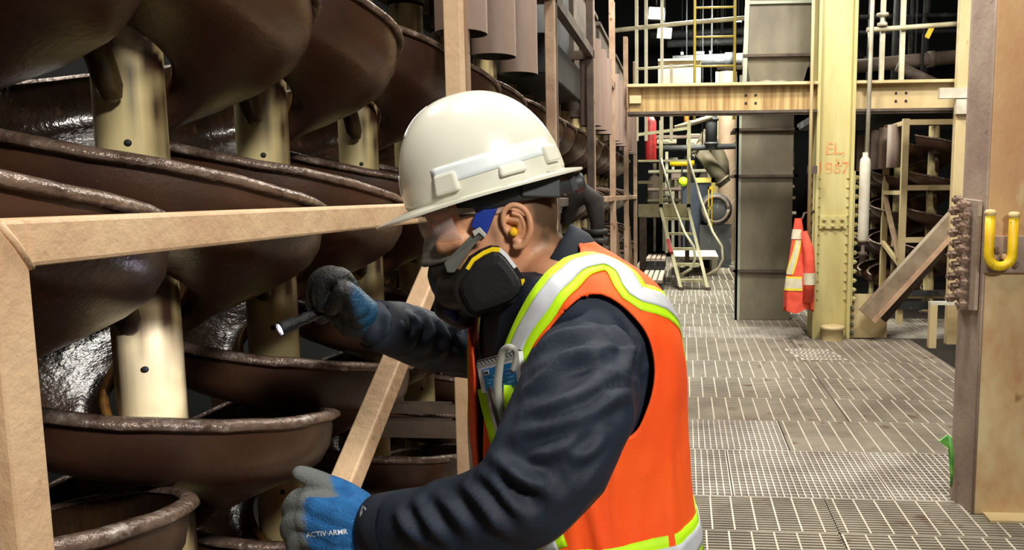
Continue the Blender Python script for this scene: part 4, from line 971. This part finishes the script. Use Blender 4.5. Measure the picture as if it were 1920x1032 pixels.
bm = bmesh.new(); bm.from_mesh(me); bmesh.ops.remove_doubles(bm, verts=bm.verts, dist=.0022); bm.to_mesh(me); bm.free()
vest = mesh_obj(me, 'vest', ORG, man, man)
md = vest.modifiers.new('t', 'SOLIDIFY'); md.thickness = .0035; md.offset = 1
def ribbon(path, w, M, name, par, off=.0045, nw=5, shift=0.):
    """a strip lying on the vest along points given on the torso surface"""
    pts = [V3(p) for p in path]; rows_ = []
    for i, p in enumerate(pts):
        t = (pts[min(i+1, len(pts)-1)]-pts[max(i-1, 0)]).normalized()
        loc, nn, _, _ = tree.find_nearest(p); sd = nn.cross(t).normalized(); r = []
        for q in np.linspace(-w/2, w/2, nw):
            l2, n2, _, _ = tree.find_nearest(loc+sd*(q+shift))
            if n2.dot(nn) < 0: n2 = -n2
            r.append(tuple(l2+n2*off))
        rows_.append(r)
    o = sub(name, M, par, lambda q: q.grid(rows_)); md = o.modifiers.new('t', 'SOLIDIFY'); md.thickness = .0015; return o
def T(th, py): return tor(math.radians(th), srow(py), off)
# stripe over his left shoulder, front to back; same mirrored on the right
fr = [(14, 1140), (18, 1000), (24, 900), (27, 820), (30, 740), (33, 680), (39, 630), (46, 590), (55, 555), (67, 525), (84, 506), (102, 502), (120, 508), (134, 525), (145, 555), (152, 600), (158, 700), (163, 820), (166, 950), (168, 1140)]
lp_ = [tuple(hit(*p)) for p in ((1034, 1031), (1012, 960), (985, 880), (968, 800), (960, 740), (963, 690), (985, 628), (1020, 570), (1052, 530), (1092, 500), (1131, 494), (1165, 512), (1200, 556))]
bk = [(151, 600), (157, 700), (163, 820), (166, 950), (168, 1140)]
for sgn in (1, -1):
    path = spline(lp_+[tuple(T(a, y)) for a, y in bk], 5) if sgn > 0 else spline([tuple(T(a*sgn, y)) for a, y in fr], 5)
    ribbon(path, .056, LIMEV, 'lime_stripe', vest, .0042, 9)
    ribbon(path, .028, SILV, 'silver_stripe', vest, .0062, 7)
# waist band
wb = [tuple(tor(math.radians(a), srow(968), off)) for a in np.linspace(4, 356, 70)]
ribbon(wb, .07, LIMEV, 'lime_band', vest, .0045, 6); ribbon(wb, .036, SILV, 'silver_band', vest, .0066, 5)
for py in (640, 845):
    p = V3(T(np.interp(py, [640, 845], [23, 9]), py)); l2, n2, _, _ = tree.find_nearest(p); n2 = n2 if n2.dot(p-V3(tor(0, srow(py), -.14))) > 0 else -n2
    sub('snap', mat('brass_snap', (96, 80, 50), (60, 50, 36), .35, metal=.7), vest, lambda q: q.lathe([(.0075, .002), (.0075, .006), (.005, .0075), (.0035, .006), (0, .006)], l2, n2, 14))
# ---- hard hat
HC = Q(911, 349, 1.30)
def hp(f, l, u): return HC + hf*f + hl*l + hu*u
A_, B_, C_ = .125, .110, .150
def dome(u, v, off=0.):
    cv = math.cos(v)**.86 if math.cos(v) > 0 else 0; a = A_+off; b_ = B_+off
    x = a*cv*math.cos(u); x += .006*math.cos(u)*cv
    return hp(x+.004*math.sin(v), b_*cv*math.sin(u), (C_+off)*math.sin(v)**1.0)
N = 64
helm = mp_('hard_hat', HELM, man, lambda q: None) if False else None
def shell(q):
    P = [[dome(2*PI*j/N, v) for j in range(N)] for v in np.linspace(0, PI/2*.995, 26)]
    q.grid(P, closed_u=True); q.add(P[-1], [tuple(range(N))])
    Pi = [[dome(2*PI*j/N, v, -.004) for j in range(N)] for v in np.linspace(0, PI/2*.995, 20)]; q.grid(Pi, closed_u=True, flip=True)
helm = mp_('hard_hat', HELM, man, shell)
def brimp(u, k, th=0.):
    c = math.cos(u); w = .016+.036*max(0, c)**2.2+.010*max(0, -c)**2; w *= k
    a, b_ = A_+.006, B_
    r = hp((a+w)*c-(.0), (b_+w*.85)*math.sin(u), -.006-.22*w*(1 if c < .3 else 1.0)+th)
    return r
def brim(q):
    ks = np.linspace(-.05, 1, 5)
    top = [[brimp(2*PI*j/N, k) for j in range(N)] for k in ks]; bot = [[brimp(2*PI*j/N, k, -.0045) for j in range(N)] for k in ks]
    edge = [top[-1], [brimp(2*PI*j/N, 1.03, -.002) for j in range(N)], bot[-1]]
    q.grid(top, closed_u=True, flip=True); q.grid(bot, closed_u=True); q.grid(edge, closed_u=True, flip=True)
    q.grid([[dome(2*PI*j/N, 0) for j in range(N)], top[0]], closed_u=True, flip=True); q.grid([top[0], bot[0]], closed_u=True)
sub('brim', HELM, helm, brim)
def patch(name, M, u0, u1, v0, v1, off=.0012, n=24):
    """tape on the dome; v given as heights"""
    def q_(q):
        rows_ = []
        for h in np.linspace(0, 1, 5):
            r = []
            for k in np.linspace(0, 1, n):
                u = u0+(u1-u0)*k; z = (v0[0]+(v0[1]-v0[0])*k)*(1-h)+(v1[0]+(v1[1]-v1[0])*k)*h
                r.append(dome(u, math.asin(min(.999, z/C_)), off))
            rows_.append(r)
        q.grid(rows_)
    o = sub(name, M, helm, q_); o.modifiers.new('t', 'SOLIDIFY').thickness = .001; return o
R_ = math.radians
patch('reflective_tape', TAPE, R_(57), R_(150), (.016, .022), (.043, .047))
patch('reflective_tape', TAPE, R_(-57), R_(-150), (.016, .022), (.043, .047))
patch('reflective_tape', TAPE, R_(-14), R_(14), (.02, .02), (.05, .05), n=10)
def toptape(q):
    q.grid([[dome(sg*R_(4+14*(1-k)), math.asin(.70+.25*k), .0012) for sg in (-1, -.5, 0, .5, 1)] for k in np.linspace(0, 1, 8)])
sub('reflective_tape', TAPE, helm, toptape).modifiers.new('t', 'SOLIDIFY').thickness = .001
for u_, w_, h0, h1 in ((66, .020, .0, .030), (110, .022, .002, .018), (146, .017, .004, .032), (-66, .020, .0, .030), (-110, .022, .002, .018), (-146, .017, .004, .032)):
    def tab(q):
        c = np.array(dome(R_(u_), 0.02, 0.)); t = np.array(dome(R_(u_+2), .02))-np.array(dome(R_(u_-2), .02)); t /= np.linalg.norm(t)
        nrm = np.cross(t, hu); nrm /= np.linalg.norm(nrm)
        if nrm@(c-HC) < 0: nrm = -nrm
        ws = w_
        lo = [c+t*x+hu*h0+nrm*y for x, y in ((-ws, -.012), (ws, -.012), (ws, .009), (-ws, .009))]
        hi = [c+t*x*.86+hu*h1+nrm*y for x, y in ((-ws, -.018), (ws, -.018), (ws, .003), (-ws, .003))]
        q.add(lo+hi, [(3, 2, 1, 0), (4, 5, 6, 7), (0, 1, 5, 4), (1, 2, 6, 5), (2, 3, 7, 6), (3, 0, 4, 7)])
    sub('accessory_slot', HELM, helm, tab, .004)
# suspension band and ratchet
def band(q):
    rows_ = []
    for z0 in (-.004, -.02, -.036):
        rows_.append([hp(.112*math.cos(t)-.010-(.012 if math.cos(t) < -.6 else 0), .088*math.sin(t), z0-(.016*max(0, -math.cos(t)-.25))) for t in np.linspace(R_(58), R_(302), 50)])
    q.grid(rows_)
sub('head_band', DGREY, helm, band).modifiers.new('t', 'SOLIDIFY').thickness = .003
sub('ratchet', DGREY, helm, lambda q: (q.bar(V3(hp(-.130, .03, -.03)), V3(hp(-.130, -.03, -.03)), .02, .034, tuple(hu)), q.lathe([(.016, 0), (.016, .014), (.012, .017), (0, .017)], hp(-.138, 0, -.035), -hf, 16)), .003)
sub('temple_pad', DGREY, helm, lambda q: (q.bar(V3(hp(-.052, .086, -.012)), V3(hp(-.11, .066, -.03)), .008, .04, tuple(hu))), .003)

# ---- safety glasses
gl = mp_('safety_glasses', GLASSM, man, lambda q: q.grid([[hd_(.060+.079*math.cos(t)-.010*abs(k-.4), .078*math.sin(t), .056-.05*k) for t in np.linspace(R_(-74), R_(74), 28)] for k in np.linspace(0, 1, 5)]))
gl.modifiers.new('t', 'SOLIDIFY').thickness = .0018
sub('brow_bar', CLEARF, gl, lambda q: q.tube([hd_(.062+.079*math.cos(t), .0785*math.sin(t), .057) for t in np.linspace(R_(-76), R_(76), 22)], .0032, 8))
for s in (1, -1):
    sub('temple_arm', CLEARF, gl, lambda q: q.bar(V3(hd_(.082, .077*s, .050)), V3(hd_(-.0, .081*s, .030)), .003, .009, tuple(hu)))
for s in (1, -1):
    e = sub('eye', mat('eye_white', (222, 212, 204), rough=.2), body, lambda q: q.lathe([(.0115*math.sin(a), -.0115*math.cos(a)) for a in np.linspace(.001, PI-.001, 10)], hd_(.108, .031*s, .034), hf, 14))
    part('iris', mat('iris_brown', (48, 30, 22), rough=.1), e, lambda q: q.lathe([(.0055, .0102), (.003, .0116), (0, .0118)], hd_(.108, .031*s, .034), hf-hu*.35, 12))
    sub('eyelid', SKIN, body, lambda q: q.tube([hd_(.1195-.006*abs(k)**2, (.031+.015*k)*s, .0415-.006*k*k) for k in np.linspace(-1, 1, 9)], .0042, 8))
    sub('eyebrow', mat('eyebrow', (48, 36, 26), rough=.8), body, lambda q: q.tube([hd_(.127-.016*((k+1)/2)**2, (.012+.045*(k+1)/2)*s, .055+.005*(1-k*k)) for k in np.linspace(-1, 1, 8)], [.003, .0045, .005, .005, .0048, .0042, .0035, .002], 8))

# ---- respirator
b = MB()
MF = [(.150, -.052, .012, .014), (.140, -.056, .030, .038), (.122, -.062, .044, .052), (.098, -.066, .053, .060), (.075, -.068, .057, .060)]
P = [[hd_(f, w*math.cos(t), u+h*math.sin(t)) for t in [2*PI*j/36 for j in range(36)]] for f, u, w, h in MF]
b.grid(P, closed_u=True); b.add(P[0], [tuple(reversed(range(36)))]); b.add(P[-1], [tuple(range(36))])
caps(b, [hd_(.132, 0, -.095), hd_(.118, 0, -.118)], [.026, .022], 14)
caps(b, [hd_(.11, .03, -.07), hd_(.085, .068, -.075)], [.034, .03], 16); caps(b, [hd_(.11, -.03, -.07), hd_(.085, -.068, -.075)], [.034, .03], 16)
mb_ = voxel(b, .0035, 5, 'respirator'); resp = mesh_obj(mb_, 'respirator', MBLK, man, man)
# grey nose cup with ribs
def nose(q):
    for i in range(5):
        u = .016-.0085*i; f = .131+.0045*i; w = .028+.006*i
        q.tube([hd_(f-.05*abs(math.sin(t))**1.6*(1+.1*i), w*math.sin(t)*1.05, u) for t in np.linspace(-1.45, 1.45, 17)], .0072, 8)
nm = MB(); nose(nm); nm = voxel(nm, .0022, 2, 'nose_cup'); mesh_obj(nm, 'nose_cup', GREYM, resp).matrix_parent_inverse = Matrix()
# strap arm from the nose cup back to the temple
HS = 1.30
def pxpoly(pts, hd0, M, name, par, th=.004, bev=.001):
    """flat moulded piece: outline on the cheek side at distance hd0"""
    P = [V3(Q(x, y, d)) for x, y, d in [(p[0], p[1], (p[2] if len(p) > 2 else hd0)) for p in pts]]
    return sub(name, M, par, lambda q: q.prism(P, V3(FH*th)), bev)
pxpoly([(838, 512, 1.215), (832, 494, 1.215), (884, 440, 1.205), (898, 434, 1.2), (906, 446, 1.2), (893, 454, 1.205), (851, 512, 1.21)], 1.21, GREYM, 'strap_arm', resp, .006, .0015)
pxpoly([(885, 434), (899, 426), (912, 440), (909, 447), (898, 437), (889, 444)], 1.198, mat('strap_clip', (176, 178, 170), rough=.4), 'strap_clip', resp, .004)
pxpoly([(882, 424), (890, 402), (905, 394), (932, 391), (924, 408), (918, 424), (910, 443), (898, 428), (889, 431)], 1.208, BLUEP, 'blue_strap', resp, .012, .002)
# the far-side strap mirrored
sub('strap_arm', GREYM, resp, lambda q: q.bar(V3(hd_(.12, -.05, -.06)), V3(hd_(.05, -.078, -.005)), .005, .016, tuple(hu)))
# cartridge: rounded slab facing the camera, mirrored on the other cheek
def cart(sgn):
    oc = [(872, 503), (884, 484), (905, 470), (922, 463), (937, 464), (950, 476), (968, 500), (982, 522), (985, 537), (978, 553), (962, 567), (935, 578), (905, 588), (885, 592), (872, 585), (858, 560), (852, 540), (858, 522)]
    ctr = np.array(Q(920, 530, 1.19)); base = [np.array(Q(x, y, 1.19)) for x, y in oc]
    cdir = hl*.93+h0f*-.05+RH*.12; cdir /= np.linalg.norm(cdir)
    if sgn < 0:
        base = [p-hl*2*((p-HO)@hl) for p in base]; ctr = ctr-hl*2*((ctr-HO)@hl); cdir = cdir-hl*2*(cdir@hl)
    def ring(k, d, w=0.): return [ctr+(p-ctr)*k+cdir*d for p in base]
    def close(q, rs):
        fl = sgn < 0
        q.grid(rs, closed_u=True, flip=not fl, smooth=False); n = len(oc)
        q.add(rs[0], [tuple(range(n)) if not fl else tuple(reversed(range(n)))]); q.add(rs[-1], [tuple(reversed(range(n))) if not fl else tuple(range(n))])
    c = sub('filter_cartridge', MBLK, resp, lambda q: close(q, [ring(1.0, -.028), ring(1.03, -.012), ring(1.02, -.002), ring(.99, .004)]), .002)
    part('filter_cover', MBLK, c, lambda q: close(q, [ring(.84, .0), ring(.88, .007), ring(.86, .013), ring(.81, .0165), ring(.55, .0185)]), .0015)
    LY = mat('label_yellow', (245, 215, 10), (236, 200, 10), .5, scale=20); LW = mat('label_white', (232, 234, 236), rough=.5)
    r0 = ring(.86, .0048); r1 = ring(1.0, .0046)
    def seg(q, i0, i1):
        idx = list(range(i0, i1+1)); q.grid([[r0[i] for i in idx], [r1[i] for i in idx]], smooth=False)
    for nm_, M, i0, i1 in (('yellow_label', LY, 0, 4), ('white_label', LW, 4, 6), ('yellow_label', LY, 7, 8)):
        o = part(nm_, M, c, lambda q: seg(q, i0, i1)); o.modifiers.new('t', 'SOLIDIFY').thickness = .001
    o = part('black_print', mat('print_black', (24, 24, 26), rough=.6), c, lambda q: q.grid([[r0[6], r0[7]], [np.array(r0[6])*.3+np.array(r1[6])*.7+cdir*.0006, np.array(r0[7])*.3+np.array(r1[7])*.7+cdir*.0006]], smooth=False)); o.modifiers.new('t', 'SOLIDIFY').thickness = .001
    return c
cart(1); cart(-1)
sub('valve', mat('blue_valve', (18, 34, 92), rough=.5), resp, lambda q: q.lathe([(.016, 0), (.016, .008), (.012, .011), (0, .011)], hd_(.13, .014, -.106), hf*.75-hu*.5+hl*.35, 16))

# ---- gloves
def glove(chains, palm, vox, name, M, attr, fn):
    b = MB()
    for c in palm: caps(b, [Q(*p[:3]) for p in c], [p[3] for p in c], 14)
    for c in chains:
        k = spline(c, 4); caps(b, [Q(*p[:3]) for p in k], [p[3] for p in k], 12)
    me = voxel(b, vox, 3, name); v = get_v(me)
    me.attributes.new(attr, 'FLOAT', 'POINT').data.foreach_set('value', [float(max(0, min(1, fn(p)))) for p in v])
    return mesh_obj(me, name, M, man, man)
# near left hand: back of the hand to the camera, thumb up, fingers curling away round to the left
GL = 1.13
palm = [[(688, 978, 1.135, .034), (650, 962, GL, .034), (600, 945, GL, .026), (582, 938, GL, .021)],
        [(688, 990, 1.135, .034), (640, 990, GL-.002, .034), (596, 975, GL-.004, .024), (578, 970, GL-.004, .021)],
        [(688, 1000, 1.14, .033), (640, 1015, GL, .033), (598, 1005, GL, .023), (584, 1003, GL, .020)],
        [(688, 1008, 1.14, .03), (650, 1035, GL+.005, .03), (610, 1035, GL+.005, .022), (598, 1034, GL+.005, .019)]]
fing = [[(588, 938, GL, .0195), (562, 938, GL+.006, .0175), (548, 956, GL+.022, .016), (556, 975, GL+.045, .0155), (580, 985, GL+.06, .014)],
        [(582, 970, GL-.004, .019), (556, 974, GL+.004, .0175), (545, 992, GL+.02, .016), (556, 1010, GL+.045, .015), (580, 1018, GL+.06, .014)],
        [(588, 1003, GL, .018), (562, 1008, GL+.006, .0165), (556, 1026, GL+.02, .0155), (566, 1042, GL+.045, .0145), (588, 1048, GL+.06, .0135)],
        [(600, 1034, GL+.005, .017), (578, 1040, GL+.01, .015), (572, 1054, GL+.022, .014), (582, 1068, GL+.04, .013), (600, 1070, GL+.05, .012)],
        [(672, 950, GL+.01, .024), (640, 926, GL+.012, .0205), (612, 910, GL+.01, .0165), (590, 899, GL+.006, .0145), (570, 890, GL+.002, .0125), (562, 887, GL, .011)]]
kx = Q(578, 970, GL)
thb = [Q(618, 908, GL), Q(562, 887, GL)]
def coat(p):
    q = (p-kx)@RH; n = noise.noise(Vector(p*55))*.006
    a = (.004+n-q)/.008+.4
    up = (p-Q(600, 925, GL))@ZH
    if up > .0 : a = (((thb[0]-p)@RH)+.004+n*2-.6*((p-thb[0])@ZH-.01))/.012      # thumb tip
    return a
gL = glove(fing, palm, .0026, 'glove', GLOVE, 'coat', coat)
gL['label'] = 'blue knit glove with worn grey fingers'
o = part('wrist_cuff', RUBBER, gL, lambda q: q.tube([V3(Q(x, y, 1.135)) for x, y in ((683, 984), (690, 985), (700, 986), (706, 986))], [.040, .0425, .042, .040], 26, caps=False))
o.modifiers.new('t', 'SOLIDIFY').thickness = .003
part('cuff_loop', mat('grey_binding', (120, 124, 130), rough=.5), gL, lambda q: q.tube([V3(Q(x, y, d)) for x, y, d in ((676, 995, 1.094), (677, 962, 1.098), (681, 950, 1.103), (686, 956, 1.1), (688, 985, 1.094), (692, 1015, 1.096))], .0022, 6))
# print on the back of the glove
gt_ = BVHTree.FromPolygons([v_.co for v_ in gL.data.vertices], [tuple(p_.vertices) for p_ in gL.data.polygons])
def decal(txt, size, px0, py0, ang, M, parent, tr, name, sx=1., dz=.001):
    cu = bpy.data.curves.new(name, 'FONT'); cu.body = txt; cu.size = 1; cu.align_x = 'CENTER'; cu.offset = .012
    t = bpy.data.objects.new(name, cu); COL.objects.link(t); me = bpy.data.meshes.new_from_object(t.evaluated_get(DG())); bpy.data.objects.remove(t)
    bm = bmesh.new(); bm.from_mesh(me); bmesh.ops.triangulate(bm, faces=bm.faces); bmesh.ops.subdivide_edges(bm, edges=[e for e in bm.edges if e.calc_length() > .15], cuts=2); bm.to_mesh(me); bm.free()
    ca_, sa_ = math.cos(ang), math.sin(ang)
    for v_ in me.vertices:
        x, y = v_.co.x*size*sx, v_.co.y*size; px = px0+x*ca_-y*-sa_*-1; py = py0-(x*sa_+y*ca_)
        d = Vector(ray(px, py)).normalized(); l, n_, _, _ = tr.ray_cast(Vector(EYE), d)
        v_.co = (l-d*dz) if l else Vector(Q(px, py, GL-.03))
    me.materials.clear(); me.materials.append(M); o = bpy.data.objects.new(name, me); COL.objects.link(o); o.parent = parent; return o
decal('ACTIV\u00b7ARMR', 13.5, 613, 1005, math.radians(5), mat('white_print', (230, 234, 236), rough=.6), gL, gt_, 'print', 1.0)
# far right hand: fist round the flashlight
GR = 1.37
palm = [[(688, 600, 1.405, .034), (664, 580, 1.39, .034), (646, 552, GR+.005, .028), (640, 535, GR, .022)],
        [(690, 612, 1.41, .032), (660, 600, 1.40, .032), (632, 580, GR+.02, .026)], [(676, 585, 1.38, .03), (655, 560, GR-.005, .026), (628, 545, GR+.01, .024)]]
fing = [[(650, 536, GR-.01, .019), (636, 520, GR-.02, .0185), (612, 524, GR-.024, .017), (602, 548, GR-.02, .0155), (604, 572, GR-.01, .014)],
        [(640, 530, GR+.012, .019), (620, 517, GR+.008, .0185), (598, 526, GR+.006, .017), (591, 552, GR+.008, .0155), (598, 575, GR+.01, .014)],
        [(636, 550, GR+.04, .018), (612, 535, GR+.04, .0175), (594, 548, GR+.038, .016), (590, 572, GR+.035, .015), (600, 590, GR+.03, .013)],
        [(640, 572, GR+.06, .017), (616, 562, GR+.062, .016), (600, 576, GR+.06, .0145), (602, 596, GR+.055, .0135)],
        [(670, 575, GR-.015, .022), (655, 552, GR-.03, .018), (643, 545, GR-.036, .0155), (634, 560, GR-.032, .0145), (622, 580, GR-.022, .0125)]]
gR = glove(fing, palm, .0028, 'glove', GLOVEB, 'blue', lambda p: ((p-Q(662, 560, GR))@RH)/.012-.6+.6*noise.noise(Vector(p*40)))
gR['label'] = 'grimy dark glove holding the flashlight'
# ---- flashlight
fa, fb = V3(Q(607, 582, GR+.012)), V3(Q(523, 619, GR-.045)); fd = (fb-fa).normalized()
FLM = mat('flashlight_black', (26, 27, 30), (16, 17, 19), .45, scale=40, bump=.3, bscale=300, metal=.2)
fl_ = thing('flashlight', 'slim black flashlight with its white beam lit, held in the dark glove', 'flashlight', fa)
ft_ = lambda name, M, fn: rpart(name, M, fl_, fn)
ft_('barrel', FLM, lambda q: q.lathe([(0, -.05), (.0085, -.048), (.0095, -.04), (.0095, .03), (.0105, .032), (.0105, .036), (.0095, .038), (.0098, .05), (.0122, .056), (.0122, .078), (.0118, .082), (.0105, .082)], fa, fd, 20))
ft_('clip', FLM, lambda q: q.bar(fa+fd*-.02+Vector((0, 0, .0125)), fa+fd*.03+Vector((0, 0, .0125)), .006, .002))
ft_('lens', mat('lit_lens', (255, 255, 255), emit=(232, 226, 255), estr=60), lambda q: q.lathe([(.0105, .079), (.006, .081), (0, .0815)], fa, fd, 20))
sl = bpy.data.lights.new('beam', 'SPOT'); sl.energy = 17; sl.spot_size = math.radians(33); sl.spot_blend = .7; sl.color = (.86, .82, 1); sl.shadow_soft_size = .008
so = bpy.data.objects.new('beam', sl); COL.objects.link(so); so.location = fa+fd*.085
tgt = Vector((PX+.02, 1.47, 1.17)); so.rotation_euler = (tgt-so.location).to_track_quat('-Z', 'Y').to_euler()

# ---- chest pocket, notepad, strap, pen
def chest(px, py, lift=.006):
    l = hit(px, py)
    if l is None: l = Vector(Q(px, py, 1.19))
    return l-Vector(ray(px, py)).normalized()*lift
def strip(pts, w, M, name, par, lift=.008, th=.0015):
    c = [chest(x, y, lift if len(r) == 0 else r[0]) for x, y, *r in pts]; rows_ = []
    for i, p in enumerate(c):
        t = (c[min(i+1, len(c)-1)]-c[max(i-1, 0)]).normalized(); sd = t.cross(V3(-FW)).normalized()
        ww = w if not hasattr(w, '__len__') else w[i]
        rows_.append([tuple(p-sd*ww/2), tuple(p), tuple(p+sd*ww/2)])
    o = sub(name, M, par, lambda q: q.grid(rows_)); o.modifiers.new('t', 'SOLIDIFY').thickness = th; return o
pk = strip([(912, 726), (921, 765), (931, 800), (938, 832)], .030, LIMEV, 'pocket_trim', vest, .010)
strip([(918, 726), (927, 765), (936, 800), (942, 826)], .016, SILV, 'pocket_trim', vest, .0125)
strip([(968, 724), (966, 760), (962, 795), (955, 822)], [.036, .034, .026, .014], LIMEV, 'pocket_trim', vest, .010)
c0 = [V3(Q(893, 681, 1.185)), V3(Q(972, 660, 1.116)), V3(Q(979, 724, 1.110)), V3(Q(904, 738, 1.180))]
np_ = thing('notepad', 'small spiral notepad with blue label tucked in the vest chest pocket', 'notepad', c0[3])
nn_ = (c0[1]-c0[0]).cross(c0[3]-c0[0]).normalized()
if nn_.dot(V3(FW)) > 0: nn_ = -nn_
rpart('pages', mat('white_paper', (228, 230, 232), (216, 218, 220), .7, scale=40), np_, lambda q: q.prism(c0, -nn_*.008))
def bil(u, v_, d): return (c0[0].lerp(c0[1], u)).lerp(c0[3].lerp(c0[2], u), v_)+nn_*d
lab = rpart('blue_label', mat('blue_label', (28, 138, 214), (24, 126, 204), .5, scale=20), np_, lambda q: q.prism([bil(.12, .26, .0003), bil(.90, .26, .0003), bil(.90, .97, .0003), bil(.12, .97, .0003)], nn_*.0006))
rpart('logo', mat('logo_white', (214, 224, 230), rough=.6), lab, lambda q: q.prism([bil(.15, .3, .001), bil(.28, .3, .001), bil(.28, .46, .001), bil(.15, .46, .001)], nn_*.0004))
rpart('logo_mark', mat('logo_dark', (30, 40, 52), rough=.6), lab, lambda q: [q.prism([bil(.165+.035*k, .35, .0015), bil(.19+.035*k, .34, .0015), bil(.195+.035*k, .42, .0015), bil(.17+.035*k, .43, .0015)], nn_*.0003) for k in range(3)])
rpart('printed_lines', mat('pale_print', (150, 200, 232), rough=.6), lab, lambda q: [q.prism([bil(u, v_, .001), bil(u+w, v_, .001), bil(u+w, v_+.022, .001), bil(u, v_+.022, .001)], nn_*.0003) for u, v_, w in ((.36, .5, .2), (.66, .42, .18), (.2, .62, .14), (.4, .6, .16), (.66, .54, .2), (.2, .72, .1), (.38, .7, .22), (.66, .66, .18), (.2, .84, .16), (.42, .82, .2), (.68, .80, .18))])
for k in range(11):
    u = .06+.088*k
    rpart('binding_ring', BLACKHOLE, np_, lambda q: q.tube([bil(u, .09, .001), bil(u, .02, .004), bil(u+.012, -.05, .002), bil(u+.02, -.06, -.004), bil(u+.02, .0, -.009)], .0009, 6))
lg = mp_('lanyard', SILV, man, lambda q: None) if False else None
pts = [(960, 700, 1.112), (967, 668, 1.104), (962, 654, 1.098), (951, 652, 1.10), (941, 664, 1.108), (935, 700, 1.118), (933, 735, 1.124), (940, 775, 1.124), (950, 815, 1.122)]
sp_ = spline(pts, 5); wd_ = np.interp(np.linspace(0, 1, len(sp_)), [0, .2, .5, .75, 1], [.007, .008, .0105, .0125, .008])
def lany(q):
    c = [V3(Q(*p)) for p in sp_]; rows_ = []
    for i, p in enumerate(c):
        t = (c[min(i+1, len(c)-1)]-c[max(i-1, 0)]).normalized(); sd = t.cross(V3(-FW)).normalized(); rows_.append([tuple(p-sd*wd_[i]/2), tuple(p+sd*wd_[i]/2)])
    q.grid(rows_)
ly = sub('lanyard_strap', mat('grey_strap', (176, 176, 166), (160, 160, 150), .6, scale=30), vest, lany); ly.modifiers.new('t', 'SOLIDIFY').thickness = .0009
pn_ = tag(part('pen', mat('dark_pen', (40, 34, 32), (70, 56, 46), .4, scale=30), None, lambda q: caps(q, [V3(Q(920, 728, 1.165)), V3(Q(928, 765, 1.150)), V3(Q(938, 805, 1.140))], [.0045, .0045, .0035], 10)), 'dark pen stuck in the vest chest pocket under the notepad', 'pen')
